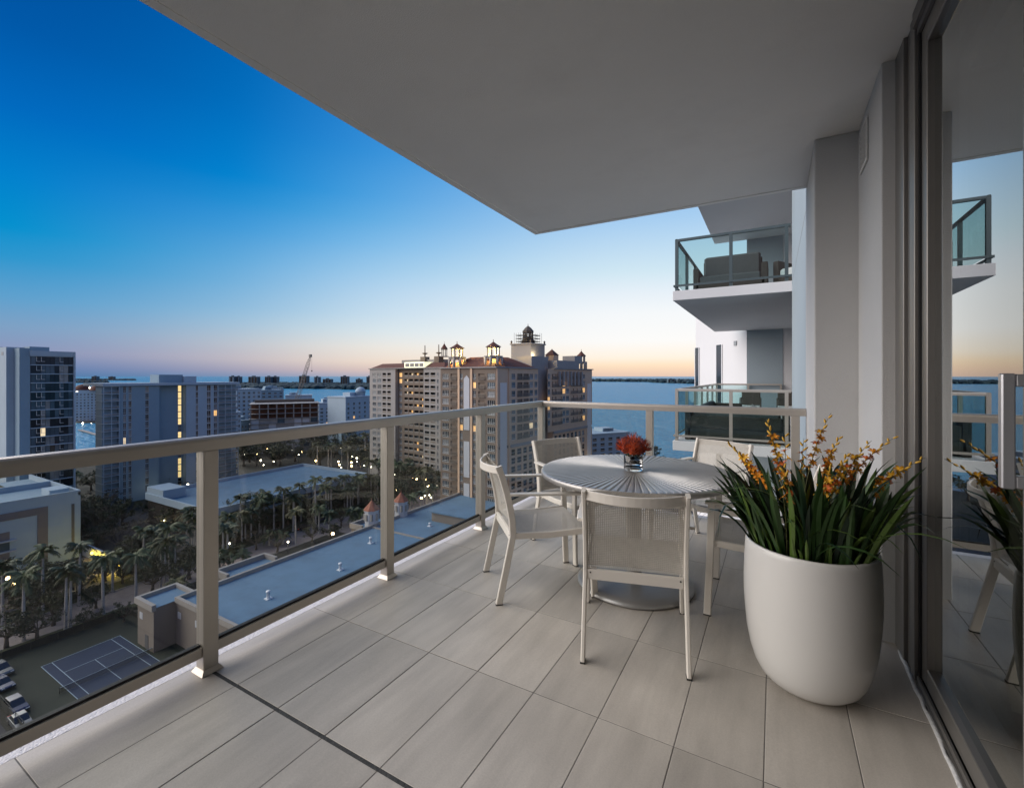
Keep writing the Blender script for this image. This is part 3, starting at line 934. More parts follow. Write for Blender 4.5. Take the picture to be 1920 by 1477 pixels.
# small vent on the wing
c0, c1 = on_wing(1377), on_wing(1382); q = MB(); q.prism([(p.x, p.y) for p in (c0, c1, c1 + wn_out * .03, c0 + wn_out * .03)], 2.46, 2.62); tw('wall_vent', q, M_groove)

def far_railing(z, label, mr_, n):
    r = thing('neighbour_railing', label, 'railing', (-1.78, 10.07, z), 0, 'railings of the neighbouring balconies')
    X0, X1, Y0, Y1 = 0.0, 2.05, 0.0, 7.65
    q = MB(); q.sweep([(0, -0.03, 1.09), (0, Y1, 1.09)], rprof(0.06, 0.055)); q.build('handrail', mr_, r)
    q = MB(); q.sweep([(0.031, 0, 1.0895), (X1, 0, 1.0895)], rprof(0.06, 0.055)); q.build('handrail', mr_, r)
    q = MB(); q.sweep([(0.031, 7.62, 1.0895), (2.0, 7.62, 1.0895)], rprof(0.06, 0.055)); q.build('handrail', mr_, r)
    q = MB(); q.box(-.03, .03, -.03, .03, 0.0, 1.034); pme = q.mesh('post', mr_)
    for x in (0.0, 1.03, 1.98): put('post', pme, r, (x, 0, 0))
    for x in (1.0, 1.97): put('post', pme, r, (x, 7.62, 0))
    for k in range(1, 7): put('post', pme, r, (0, k * 7.62 / 6, 0))
    q = MB(); q.box(-0.06, X1 + 0.06, -0.055, -0.031, 0.085, 0.125); q.build('bottom_rail', mr_, r)
    q = MB(); q.box(-0.055, -0.031, -0.03, Y1, 0.085, 0.125); q.build('bottom_rail', mr_, r)
    for a, c in ((0.031, 0.999), (1.061, 1.949)):
        q = MB(); q.box(a, c, -.005, .005, 0.13, 1.03); q.build('glass_panel', M_nglass, r)
    for k in range(6):
        q = MB(); q.box(-.005, .005, k * 1.27 + .031, k * 1.27 + 1.239, 0.13, 1.03); q.build('glass_panel', M_nglass, r)
    q = MB(); q.box(0.031, 0.97, 7.615, 7.625, 0.13, 1.03); q.build('glass_panel', M_nglass, r)
    return r
far_railing(SH, 'dark teal glass railing of the neighbouring balcony one storey up', M_teal, 0)
far_railing(0.0, 'grey glass railing of the neighbouring balcony on our own storey', M_alu, 1)
far_railing(2 * SH, 'glass railing of the topmost neighbouring balcony, mostly behind our ceiling', M_teal, 2)

M_wick = mat('dark_wicker', (0.040, 0.030, 0.024), 0.6, var=0.3, vs_=60, bump=0.6, bs=120)
M_cush = mat('grey_cushion', (0.085, 0.09, 0.095), 0.85, var=0.08, vs_=10)
M_pale = mat('pale_cushion', (0.60, 0.60, 0.60), 0.85, var=0.05, vs_=10)
def lounge(name, label, x, y, z, w_, dp, rot, mf, mc, hb=0.86):
    t = thing(name, label, 'seat', (x, y, z), rot)
    a = w_ / 2
    q = MB(); q.box(-a, a, -dp / 2, dp / 2, 0.06, 0.26, bev=0.01); q.build('base', mf, t)
    for s in (-1, 1):
        q = MB(); q.box(s * a - .06, s * a + .06, -dp / 2, dp / 2, 0.0, 0.62, bev=0.012); q.build('armrest', mf, t)
    q = MB(); q.box(-a + .062, a - .062, -dp / 2, -dp / 2 + 0.10, 0.262, hb, bev=0.015); q.build('backrest', mf, t)
    q = MB(); q.box(-a + .07, a - .07, -dp / 2 + 0.11, dp / 2 - 0.01, 0.265, 0.44, bev=0.03); q.build('seat_cushion', mc, t)
    q = MB(); q.box(-a + .09, a - .09, -dp / 2 + 0.105, -dp / 2 + 0.26, 0.445, hb + 0.08, bev=0.04); q.build('back_cushion', mc, t)
    return t
lounge('lounge_sofa', 'dark wicker lounge sofa with grey cushions behind the dark teal railing', -0.85, 11.4, SH, 1.35, 0.9, radians(180), M_wick, M_cush, 0.92)
lounge('lounge_chair', 'dark lounge chair with a pale pillow by the tower wall one storey up', 0.55, 11.2, SH, 0.75, 0.8, radians(150), M_wick, M_pale, 0.8)
lounge('lounge_sofa', 'long dark wicker sofa with its back to the grey railing of our storey', -0.70, 10.78, 0, 1.8, 0.95, radians(0), M_wick, M_cush, 0.52)
lounge('lounge_sofa', 'dark wicker corner sofa against the side railing of our own storey', -1.2, 12.7, 0, 1.9, 0.9, radians(-90), M_wick, M_cush, 0.6)
def frame_chair(label, x, y, z, rot):
    t = thing('frame_chair', label, 'chair', (x, y, z), rot, 'thin framed chairs on the neighbouring balcony')
    for s in (-1, 1):
        q = MB(); f = [(s * .28, -.3, 0.0), (s * .28, -.3, .66), (s * .28, .3, .66), (s * .28, .3, 0)]
        q.sweep(f, rect(.03, .03), up=(1, 0, 0)); q.build('side_frame', M_brz, t)
    q = MB(); q.box(-.265, .265, -.28, .28, .34, .42, bev=.02); q.build('seat', M_pale, t)
    q = MB(); q.box(-.265, .265, -.32, -.26, .425, .86, bev=.02); q.build('backrest', M_brz, t)
for i, (x, y) in enumerate(((-0.65, 16.2), (0.35, 16.3))):
    frame_chair(('thin dark framed chair beyond the long wicker sofa, by the side railing', 'thin dark framed chair beyond the long wicker sofa, by the tower wall')[i], x, y, 0, radians(180))
def lounger(label, x, y):
    t = thing('sun_lounger', label, 'sun lounger', (x, y, 0), radians(90), 'low loungers on the neighbouring balcony')
    q = MB(); q.box(-.28, .28, -.7, .5, .24, .29, bev=.01); q.build('bed', M_pale, t)
    q = MB(); q.bar((0, .5, .29), (0, .95, .55), .56, .05); q.build('backrest', M_pale, t)
    for sx_ in (-.24, .24):
        for sy_ in (-.6, .45):
            q = MB(); q.box(sx_ - .02, sx_ + .02, sy_ - .02, sy_ + .02, 0, .24); q.build('leg', M_brz, t)
for k in range(3):
    lounger('low pale lounger in a row behind the grey railing of our storey', 0.4 , 12.2 + k * 0.95)
# ================================================================== GROUND, WATER, STREETS
def ground_mat():
    m = mat('ground_cover', (0.026, 0.026, 0.020), 0.95, var=0.35, vs_=0.06, dirt=(0.045, 0.041, 0.037), ds=0.03, dk=0.8)
    return m
M_ground = ground_mat()
M_asph = mat('asphalt', (0.04, 0.04, 0.044), 0.9, var=0.2, vs_=0.6, bump=0.2, bs=6)
M_brick = mat('brick_paving', (0.20, 0.172, 0.17), 0.85, var=0.16, vs_=0.9, bump=0.3, bs=8, dirt=(0.13, 0.112, 0.112), ds=0.2, dk=0.5)
M_kerb = mat('kerb_concrete', (0.20, 0.195, 0.19), 0.85, var=0.1, vs_=1)
M_lawn = mat('lawn', (0.028, 0.036, 0.014), 0.95, var=0.4, vs_=0.7, bump=0.6, bs=5)
M_court_g = mat('court_surround', (0.013, 0.020, 0.012), 0.85, var=0.12, vs_=0.4)
M_court_b = mat('court_blue', (0.006, 0.022, 0.060), 0.8, var=0.12, vs_=0.5)
M_paint = mat('white_line_paint', (0.26, 0.34, 0.40), 0.7, var=0.05)
def water_mat():
    m = bpy.data.materials.new('bay_water'); m.use_nodes = True
    t = m.node_tree; b = t.nodes['Principled BSDF']
    b.inputs['Base Color'].default_value = (0.030, 0.170, 0.285, 1)
    b.inputs['Roughness'].default_value = 0.2
    b.inputs['Specular IOR Level'].default_value = 0.2
    b.inputs['IOR'].default_value = 1.33
    tc_ = t.nodes.new('ShaderNodeTexCoord')
    mp = t.nodes.new('ShaderNodeMapping'); mp.inputs['Scale'].default_value = (0.55, 1.0, 1); mp.inputs['Rotation'].default_value = (0, 0, 0.5)
    t.links.new(tc_.outputs['Object'], mp.inputs[0])
    prev = None
    for s, st, di in ((0.22, 1.0, 2.6), (0.05, 0.8, 7.0)):
        n = t.nodes.new('ShaderNodeTexNoise'); n.inputs['Scale'].default_value = s; n.inputs['Detail'].default_value = 5; n.inputs['Roughness'].default_value = 0.6
        t.links.new(mp.outputs[0], n.inputs['Vector'])
        bp = t.nodes.new('ShaderNodeBump'); bp.inputs['Strength'].default_value = st; bp.inputs['Distance'].default_value = di
        t.links.new(n.outputs['Fac'], bp.inputs['Height'])
        if prev is not None: t.links.new(prev, bp.inputs['Normal'])
        prev = bp.outputs[0]
    df = t.nodes.new('ShaderNodeBsdfDiffuse'); df.inputs[0].default_value = (0.055, 0.245, 0.400, 1)
    gl = t.nodes.new('ShaderNodeBsdfGlossy'); gl.inputs['Roughness'].default_value = 0.16
    fr = t.nodes.new('ShaderNodeFresnel'); fr.inputs[0].default_value = 1.33
    ms = t.nodes.new('ShaderNodeMath'); ms.operation = 'MULTIPLY'; ms.inputs[1].default_value = 0.55
    mxs = t.nodes.new('ShaderNodeMixShader')
    for n in (df, gl, fr): t.links.new(prev, n.inputs['Normal'])
    t.links.new(fr.outputs[0], ms.inputs[0]); t.links.new(ms.outputs[0], mxs.inputs[0])
    t.links.new(df.outputs[0], mxs.inputs[1]); t.links.new(gl.outputs[0], mxs.inputs[2])
    t.links.new(mxs.outputs[0], t.nodes['Material Output'].inputs[0])
    t.nodes.remove(b)
    return m
M_water = water_mat()
q = MB(); R_ = 60000
N_ = 48
for i in range(N_):
    a0, a1 = 2 * pi * i / N_, 2 * pi * (i + 1) / N_
    q.face([(0, 0, 0), (R_ * cos(a0), R_ * sin(a0), 0), (R_ * cos(a1), R_ * sin(a1), 0)])
bay = struct(q.build('bay_water', M_water)); bay.location = (0, 0, GZ - 1.2)

land = [P(-900, 230), P(60, 255), P(215, 292), P(225, 420), P(300, 700), P(420, 900), P(560, 840), P(640, 740), P(760, 560), P(900, 400), P(1110, 300), P(1180, 268), P(1400, 262), P(1700, 270), (210, 330), (330, 200), (330, -420), (-700, -420)]
q = MB(); q.prism(land, GZ - 3.0, GZ); struct(q.build('ground', M_ground))
pen = [P(20, 505), P(215, 495), P(255, 560), P(300, 900), P(250, 1200), P(60, 1100), P(-60, 700)]
q = MB(); q.prism(pen, GZ - 3.0, GZ - 0.2); struct(q.build('peninsula_ground', M_ground))
# marina dock
q = MB()
a, c = P(150, 430), P(205, 372)
q.bar((a[0], a[1], GZ - 0.4), (c[0], c[1], GZ - 0.4), 3.0, 0.5)
tag(q.build('dock', M_kerb), 'low grey dock crossing the marina water between white towers', 'dock')

# brick street along the palms
def strip(name, x0, x1, y0, y1, z, m, h=None):
    q = MB(); q.box(x0, x1, y0, y1, GZ - 0.5, z); return struct(q.build(name, m))
strip('street', -133.0, -122.5, -120, 185, GZ + 0.010, M_brick)
strip('kerb', -122.5, -122.1, -120, 185, GZ + 0.13, M_kerb)
strip('kerb', -133.4, -133.0, -120, 185, GZ + 0.13, M_kerb)
strip('grass_verge', -138.5, -133.41, -120, 185, GZ + 0.10, M_lawn)
strip('grass_verge', -122.09, -119.0, -120, 48, GZ + 0.10, M_lawn)
strip('pavement', -142.5, -138.51, -120, 92, GZ + 0.11, M_kerb)
strip('plaza', -165.0, -142.51, 10, 52, GZ + 0.06, M_brick)
strip('car_park', -118.0, -60, -60, 20.5, GZ + 0.02, M_asph)
strip('service_yard', -200, -143, 60, 80, GZ + 0.03, M_asph)
strip('forecourt', -122.0, -100, 100, 175, GZ + 0.03, M_brick)
strip('avenue', -210, 40, 172, 184, GZ + 0.022, M_asph)
strip('avenue', -196, -188, 90, 400, GZ + 0.026, M_asph)
strip('park_path', -185, -140, 150, 154, GZ + 0.05, M_kerb)
strip('park_lawn', -186, -140, 136, 149, GZ + 0.04, M_lawn)

# ---------------------------------------------------------------- tennis court
court = thing('tennis_court', 'dark blue tennis court with white lines inside a fenced green surround', 'tennis court', (-97.6, 33.45, GZ))
q = MB(); q.box(-20.5, 20, -11.8, 10.0, 0.0, 0.05); q.build('surround', M_court_g, court)
q = MB(); q.box(-11.89, 11.89, -5.49, 5.49, 0.051, 0.056); q.build('playing_surface', M_court_b, court)
def line(x0, x1, y0, y1):
    q = MB(); q.box(x0, x1, y0, y1, 0.0565, 0.0605); q.build('line', M_paint, court)
LW = 0.05
for s in (-1, 1):
    line(-11.89, 11.89, s * 5.44 - LW, s * 5.44 + LW); line(-11.8, 11.8, s * 4.115 - LW, s * 4.115 + LW)
    line(s * 11.84 - LW, s * 11.84 + LW, -5.38, -4.17); line(s * 11.84 - LW, s * 11.84 + LW, -4.06, 4.06); line(s * 11.84 - LW, s * 11.84 + LW, 4.17, 5.38)
    line(s * 6.4 - LW, s * 6.4 + LW, -4.06, 4.06)
line(-6.34, 6.34, -LW, LW)
M_net = glass('net_mesh', (0.75, 0.75, 0.75), 1.02)
q = MB(); q.box(-.01, .01, -6.3, 6.3, 0.08, 0.92); q.build('net', M_net, court)
q = MB(); q.box(-.025, .025, -6.4, 6.4, 0.922, 0.985); q.build('net_tape', M_paint, court)
M_fpost = mat('fence_green_black', (0.012, 0.016, 0.013), 0.6, var=0.1)
for s in (-1, 1):
    q = MB(); q.tube([(0, s * 6.4, 0.05), (0, s * 6.4, 1.05)], 0.05, 8); q.build('net_post', M_fpost, court)
M_screen = mat('wind_screen', (0.016, 0.019, 0.016), 0.9, var=0.2, vs_=0.5)
fence = thing('court_fence', 'dark windscreen fence with thin posts around the tennis court', 'fence', (-97.6, 33.45, GZ))
def fseg(ax, ay, bx_, by_, h):
    L = hypot(bx_ - ax, by_ - ay); n = max(2, int(L / 3.2))
    for i in range(n + 1):
        x, y = ax + (bx_ - ax) * i / n, ay + (by_ - ay) * i / n
        q = MB(); q.tube([(x, y, 0.0), (x, y, h + 0.5)], 0.05, 6); q.build('post', M_fpost, fence)
    for i in range(n):
        x0, y0 = ax + (bx_ - ax) * i / n, ay + (by_ - ay) * i / n
        x1, y1 = ax + (bx_ - ax) * (i + 1) / n, ay + (by_ - ay) * (i + 1) / n
        e = 0.06 / (L / n)
        q = MB(); q.bar((x0 + (x1 - x0) * e, y0 + (y1 - y0) * e, h / 2 + .06), (x1 - (x1 - x0) * e, y1 - (y1 - y0) * e, h / 2 + .06), 0.02, h); q.build('screen', M_screen, fence)
    q = MB(); q.bar((ax, ay, h + 0.45), (bx_, by_, h + 0.45), .05, .05); q.build('top_rail', M_fpost, fence)
fseg(-20.6, -11.9, -20.6, 10.1, 1.3); fseg(-20.6, -11.9, 20, -11.9, 1.3); fseg(-20.6, 10.1, -6, 10.1, 1.0)
# ================================================================== BUILDINGS: base colours set darker than real paint, standing in for dimmer light
M_pane = mat('pane_dark', (0.018, 0.022, 0.026), 0.06, var=0.5, vs_=0.12, spec=0.4)
M_pane2 = mat('pane_blue', (0.06, 0.085, 0.105), 0.08, var=0.6, vs_=0.15, spec=0.5)
M_pane3 = mat('pane_curtained', (0.17, 0.18, 0.185), 0.3, var=0.5, vs_=0.3, spec=0.5)
M_lit = emis('pane_lit_warm', (1.0, 0.56, 0.18), .75)
M_litw = emis('pane_lit_white', (1.0, 0.78, 0.46), .6)
M_wfr = mat('window_frame_white', (0.52, 0.52, 0.51), 0.6, var=0.03)
M_wfd = mat('window_frame_dark', (0.10, 0.10, 0.10), 0.5, var=0.03)
M_rail_b = mat('balcony_balustrade', (0.20, 0.17, 0.14), 0.7, var=0.05)
M_dark = mat('deep_recess', (0.035, 0.028, 0.022), 0.9, var=0.2, vs_=0.5)
M_roof_skytint = mat('roof_membrane_sky_tinted', (0.10, 0.19, 0.285), 0.85, var=0.10, vs_=0.25, bump=0.2, bs=3, dirt=(0.08, 0.145, 0.22), ds=0.16, dk=0.9)  # white-grey roof; the blue cast of the sky is put into the colour
M_beige = mat('beige_stucco', (0.19, 0.165, 0.14), 0.85, var=0.06, vs_=0.3)
M_beige2 = mat('pale_beige_trim', (0.28, 0.262, 0.24), 0.8, var=0.05, vs_=0.4)
M_tile_r = mat('terracotta_roof', (0.10, 0.034, 0.020), 0.8, var=0.25, vs_=0.8, bump=0.5, bs=4)
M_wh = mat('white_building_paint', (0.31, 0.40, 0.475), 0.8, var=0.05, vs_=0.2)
M_wh2 = mat('building_paint_blue_lit', (0.19, 0.285, 0.36), 0.8, var=0.05, vs_=0.2)
M_con = mat('raw_concrete', (0.27, 0.265, 0.255), 0.9, var=0.15, vs_=0.4)
M_mauve = mat('mauve_panel', (0.15, 0.14, 0.15), 0.6, var=0.06, vs_=0.5)

win_cache = {}
def win_mesh(w_, h_, kind, mp, mf):
    """window / balcony insert, local x along the wall (centred), y outward (0 = wall face), z up from the sill"""
    key = (round(w_, 2), round(h_, 2), kind, mp.name, mf.name)
    if key in win_cache: return win_cache[key]
    q = MB(); a = w_ / 2
    if kind == 'win':
        q.face([(-a, -.16, 0), (a, -.16, 0), (a, -.16, h_), (-a, -.16, h_)], 0)
        n = 2 if w_ < 1.6 else (3 if w_ < 2.9 else 4)
        for i in range(1, n): x = -a + w_ * i / n; q.box(x - .04, x + .04, -.159, -.09, .0, h_, 1)
        if h_ > 1.3: q.box(-a, a, -.158, -.088, h_ * .28 - .05, h_ * .28 + .05, 1)
        for x0, x1 in ((-a, -a + .06), (a - .06, a)): q.box(x0, x1, -.157, -.05, 0, h_, 1)
        q.box(-a, a, -.156, 0.06, -.02, .08, 1)
    elif kind == 'plain':
        q.face([(-a, -.25, 0), (a, -.25, 0), (a, -.25, h_), (-a, -.25, h_)], 0)
        q.box(-a, a, -.249, -.1, h_ * .45 - .04, h_ * .45 + .04, 1)
    elif kind == 'balc':
        d = -1.5
        q.face([(-a, d, 0), (a, d, 0), (a, d, h_), (-a, d, h_)], 3)
        q.face([(-a, d, 0), (-a, 0, 0), (a, 0, 0), (a, d, 0)][::-1], 3)
        q.face([(-a, d, h_), (a, d, h_), (a, 0, h_), (-a, 0, h_)][::-1], 3)
        q.face([(-a, d, 0), (-a, d, h_), (-a, 0, h_), (-a, 0, 0)][::-1], 3)
        q.face([(a, d, 0), (a, 0, 0), (a, 0, h_), (a, d, h_)][::-1], 3)
        q.face([(-a * .7, d + .02, 0), (a * .45, d + .02, 0), (a * .45, d + .02, h_ * .86), (-a * .7, d + .02, h_ * .86)], 0)
        q.box(-a * .14, -a * .06, d + .021, d + .06, 0, h_ * .86, 1)
        q.box(-a - .12, a + .12, 0.0, 0.42, -.16, .0, 2)
        q.box(-a - .12, a + .12, 0.33, 0.42, .98, 1.08, 2)
        nb = max(5, int(w_ / 0.28))
        for i in range(nb + 1):
            x = -a - .08 + (w_ + .16) * i / nb; q.box(x - .055, x + .055, 0.34, 0.41, 0.0, .98, 2)
    elif kind == 'balg':
        d = -1.4
        q.face([(-a, d, 0), (a, d, 0), (a, d, h_), (-a, d, h_)], 3)
        q.face([(-a, d, 0), (-a, 0, 0), (a, 0, 0), (a, d, 0)][::-1], 3)
        q.face([(-a, d, h_), (a, d, h_), (a, 0, h_), (-a, 0, h_)][::-1], 3)
        q.face([(-a, d, 0), (-a, d, h_), (-a, 0, h_), (-a, 0, 0)][::-1], 3)
        q.face([(a, d, 0), (a, 0, 0), (a, 0, h_), (a, d, h_)][::-1], 3)
        q.face([(-a * .8, d + .02, 0), (a * .8, d + .02, 0), (a * .8, d + .02, h_ * .9), (-a * .8, d + .02, h_ * .9)], 0)
        q.box(-a, a, -.10, -.04, 0.0, .86, 2)
        q.box(-a, a, -.12, -.02, .861, .95, 1)
    me = q.mesh('window', [mp, mf, M_rail_b, M_dark])
    win_cache[key] = me
    return me
def facade(par, p0, p1, z0, z1, cols, rows, mw, mf=None, lit=0.04, seed=1, wallname='wall', names=('window', 'balcony'), litm=None, skip=None, railm=None):
    """wall from p0 to p1 (local xy of par, outward normal to the right of p0->p1), openings cols x rows.
       cols: (s0, s1, kind), rows: (sill, head)"""
    rnd = random.Random(seed)
    p0, p1 = Vector(p0), Vector(p1)
    e = (p1 - p0); L = e.length; e = e / L
    nrm = Vector((e.y, -e.x))
    mf = mf or M_wfr
    S = sorted(set([0.0, L] + [c for k in cols for c in k[:2]])); Z = sorted(set([z0, z1] + [r for k in rows for r in k[:2]]))
    q = MB()
    def pt(s, z, dep=0.0):
        p = p0 + e * s - nrm * dep
        return (p.x, p.y, z)
    def hole(s, z):
        for c in cols:
            if c[0] < s < c[1]:
                if len(c) > 3 and not (c[3] <= z <= c[4]): continue
                for r in rows:
                    if r[0] < z < r[1]: return True
        return False
    # vertical strips between column breaks; merge solid cells
    for i in range(len(S) - 1):
        sm = (S[i] + S[i + 1]) / 2; j = 0
        while j < len(Z) - 1:
            if hole(sm, (Z[j] + Z[j + 1]) / 2): j += 1; continue
            k = j
            while k + 1 < len(Z) - 1 and not hole(sm, (Z[k + 1] + Z[k + 2]) / 2): k += 1
            q.face([pt(S[i], Z[j]), pt(S[i + 1], Z[j]), pt(S[i + 1], Z[k + 1]), pt(S[i], Z[k + 1])]); j = k + 1
    ang = atan2(nrm.y, nrm.x) - pi / 2
    for c in cols:
        for r in rows:
            if len(c) > 3 and not (c[3] <= (r[0] + r[1]) / 2 <= c[4]): continue
            w_, h_ = c[1] - c[0], r[1] - r[0]
            dep = 0.26
            for a, b2 in (((c[0], r[0]), (c[0], r[1])), ((c[0], r[1]), (c[1], r[1])), ((c[1], r[1]), (c[1], r[0])), ((c[1], r[0]), (c[0], r[0]))):
                q.face([pt(a[0], a[1]), pt(b2[0], b2[1]), pt(b2[0], b2[1], dep), pt(a[0], a[1], dep)])
            u = rnd.random()
            mp = M_pane if u < 0.45 else (M_pane2 if u < 0.8 else M_pane3)
            if rnd.random() < lit: mp = litm or (M_lit if rnd.random() < .7 else M_litw)
            me = win_mesh(w_, h_, c[2], mp, mf)
            o = put(names[1] if c[2].startswith('bal') else names[0], me, par)
            p = p0 + e * ((c[0] + c[1]) / 2)
            o.location = (p.x, p.y, r[0]); o.rotation_euler = (0, 0, ang + pi)
            # mesh local y is outward
            o.rotation_euler = (0, 0, atan2(-nrm.x, nrm.y))
    o = q.build(wallname, mw, par)
    return o
def rows_of(z_first_head, n, fh, h_):
    return [(z_first_head - k * fh - h_, z_first_head - k * fh) for k in range(n)]
def box_part(par, name, m, *a, bev=0.0):
    q = MB(); q.box(*a, bev=bev); return q.build(name, m, par)

# ---------------------------------------------------------------- hotel
ho = P(930, 152.0)
u_ang = radians(90) + TH - radians(37.7)
hotel = thing('hotel_tower', 'large beige hotel with red tiled roofs, lit domed cupolas and rows of balconies', 'building', (ho[0], ho[1], 0), u_ang)
U = FW * cos(radians(37.7)) + RT * sin(radians(37.7)); V = FW * cos(radians(52.3)) - RT * sin(radians(52.3))
def s_on(px, axis, off=0.0):
    """distance along hotel axis (0: u, 1: v) where column px meets the face through the corner (offset on the other axis)"""
    A, Bx = (U, V) if axis == 0 else (V, U)
    o_ = Vector(ho) + Bx * off
    dr = FW + RT * ((px - 960) / FP)
    # o + s A = d dr
    den = A.x * dr.y - A.y * dr.x
    return -(o_.x * dr.y - o_.y * dr.x) / den
M_hb = mat('hotel_stucco_taupe_shaded', (0.17, 0.132, 0.102), 0.85, var=0.07, vs_=0.2)  # darker stucco for the left face; its weaker light is in the colour
M_hp = mat('hotel_stucco_pink_lit', (0.58, 0.41, 0.28), 0.85, var=0.06, vs_=0.2)  # warmer, brighter stucco for the right face; its light is in the colour
M_hw = mat('hotel_stucco_white', (0.30, 0.285, 0.27), 0.85, var=0.05, vs_=0.2)
M_hpan2 = mat('hotel_panel_lit', (0.66, 0.60, 0.54), 0.8, var=0.03, vs_=0.5)  # right-face copy of the white panel, warm light put into the colour
M_hpan = mat('hotel_white_panel', (0.44, 0.46, 0.49), 0.8, var=0.03, vs_=0.5)
ZT = 4.1                                # eaves
FH = 3.0
sF = s_on(826, 1)
def cpx(axis, off, lst, flip=None):
    out = []
    for a, b2, k, *rest in lst:
        s0, s1 = s_on(a, axis, off), s_on(b2, axis, off)
        if flip is not None: s0, s1 = flip - s0, flip - s1
        out.append((min(s0, s1), max(s0, s1), k, *rest))
    return sorted(out)
rowsF = rows_of(2.2, 15, FH, 2.0)
# face F (u = 0), seen on the left of the corner: run from v = sF to v = 0 (outward normal is -u)
colsF = cpx(1, 0.0, [(829.5, 841.5, 'win'), (845, 857, 'balc'), (862.5, 867.5, 'win'), (887, 892, 'win'), (897, 909, 'balc'), (914, 928, 'win')], flip=sF)
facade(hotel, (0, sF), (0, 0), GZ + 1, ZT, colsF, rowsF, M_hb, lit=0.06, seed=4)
# the tall white niche panels between the bays
for za, zb in ((-17.5, 0.4), (-34, -21.5), (-47.0, -36.2)):
    s0, s1 = s_on(870, 1), s_on(880.5, 1)
    q = MB(); q.prism([(-0.16, s1), (-0.16, s0), (-0.002, s0), (-0.002, s1)], za, zb); q.build('niche_panel', M_hpan, hotel)
    if za > -20:
        q = MB(); q.add([(-.16, s0, zb), (-.16, s1, zb), (-.16, (s0 + s1) / 2, zb + 1.2), (-.01, s0, zb), (-.01, s1, zb), (-.01, (s0 + s1) / 2, zb + 1.2)], [(0, 2, 1), (3, 4, 5), (0, 1, 4, 3), (1, 2, 5, 4), (2, 0, 3, 5)]); q.build('niche_panel', M_hpan, hotel)
for px_ in (861, 884.5):
    s0 = s_on(px_, 1); box_part(hotel, 'pilaster', M_hp, -0.35, -0.002, s0 - 0.45, s0 + 0.45, GZ + 1, ZT - 0.1)
# face R (v = 0) right of the corner: run from u = 0 to u = sR (normal -v)
sR1 = s_on(1009, 0)
colsR = cpx(0, 0.0, [(959.5, 966.5, 'win'), (970, 979.5, 'balc'), (981.5, 991, 'balc'), (993, 999.5, 'win'), (1002.5, 1008, 'win')])
rowsR = rows_of(2.2, 8, FH, 2.0)
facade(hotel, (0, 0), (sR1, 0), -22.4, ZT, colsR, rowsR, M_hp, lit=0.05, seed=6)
low = cpx(0, 0.0, [(959, 966.5, 'plain'), (970, 978, 'plain'), (981.5, 988.5, 'plain'), (992, 999, 'plain'), (1002, 1008, 'plain')])
facade(hotel, (0, 0), (sR1, 0), GZ + 1, -23.3, low, rows_of(-24.2, 8, 2.95, 2.1), M_hp, lit=0.0, seed=7)
q = MB(); q.prism([(s_on(955, 0), -0.7), (sR1, -0.7), (sR1, 0.3), (s_on(955, 0), 0.3)], -23.31, -22.39); q.build('belt_course', M_hw, hotel)
s0, s1 = s_on(937, 0), s_on(949.5, 0)
box_part(hotel, 'niche_panel', M_hpan2, s0, s1, -0.2, -0.003, -46, -0.9)
for px_ in (932, 954.5):
    s = s_on(px_, 0); box_part(hotel, 'pilaster', M_hp, s - 0.4, s + 0.4, -0.4, -0.004, GZ + 1, ZT - 0.1)
# recess and projecting bay
sR2, sR3 = s_on(1025, 0, 3.0), s_on(1110, 0, 0.0)
q = MB(); q.prism([(sR1 + 0.01, 3.0), (sR2 + 1.2, 3.0), (sR2 + 1.2, 12), (sR1 + 0.01, 12)], GZ + 1, 9.0); q.build('tower_shaft', M_hw, hotel)
q = MB(); q.prism([(sR1 - 0.01, 0.01), (sR1 - 0.01, 3.0), (sR1 - .3, 3.0), (sR1 - .3, 0.01)], GZ + 1, ZT); q.build('return_wall', M_hp, hotel)
colsB = cpx(0, 0.0, [(1027, 1031.5, 'win'), (1035, 1043, 'balc'), (1044.5, 1053, 'balc'), (1055, 1060, 'win'), (1061.5, 1067, 'win'), (1070, 1076, 'balc'), (1077, 1083, 'balc'), (1085.5, 1091, 'balc'), (1092.5, 1097, 'win')])
colsB = [(a - sR2, b2 - sR2, k) for a, b2, k in colsB]
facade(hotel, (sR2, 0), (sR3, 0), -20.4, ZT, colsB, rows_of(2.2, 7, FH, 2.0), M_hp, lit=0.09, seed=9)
lowB = [(i * 3.2 + 1.0, i * 3.2 + 3.0, 'plain') for i in range(int((sR3 - sR2 - 6) / 3.2))]
facade(hotel, (sR2, 0), (sR3, 0), GZ + 1, -21.3, lowB, rows_of(-22.2, 9, 2.95, 2.1), M_hp, lit=0.02, seed=10)
q = MB(); q.prism([(sR2, -0.6), (sR3 - 5, -0.6), (sR3 - 5, 0.3), (sR2, 0.3)], -21.31, -20.39); q.build('belt_course', M_hw, hotel)
box_part(hotel, 'niche_panel', M_hpan2, s_on(1100.5, 0), s_on(1107.5, 0), -0.2, -0.003, -46, -2.0)
q = MB(); q.prism([(sR2 + 2.2, -0.5), (s_on(1084, 0), -0.5), (s_on(1084, 0), 12), (sR2 + 2.2, 12)], ZT + .45, 7.6); q.build('parapet_block', M_hw, hotel)
for k in range(7):
    s = sR2 + 4 + k * 3.0
    box_part(hotel, 'bracket', M_hw, s - .45, s + .45, -0.9, -0.02, -2.5 , 2.9 + .3)
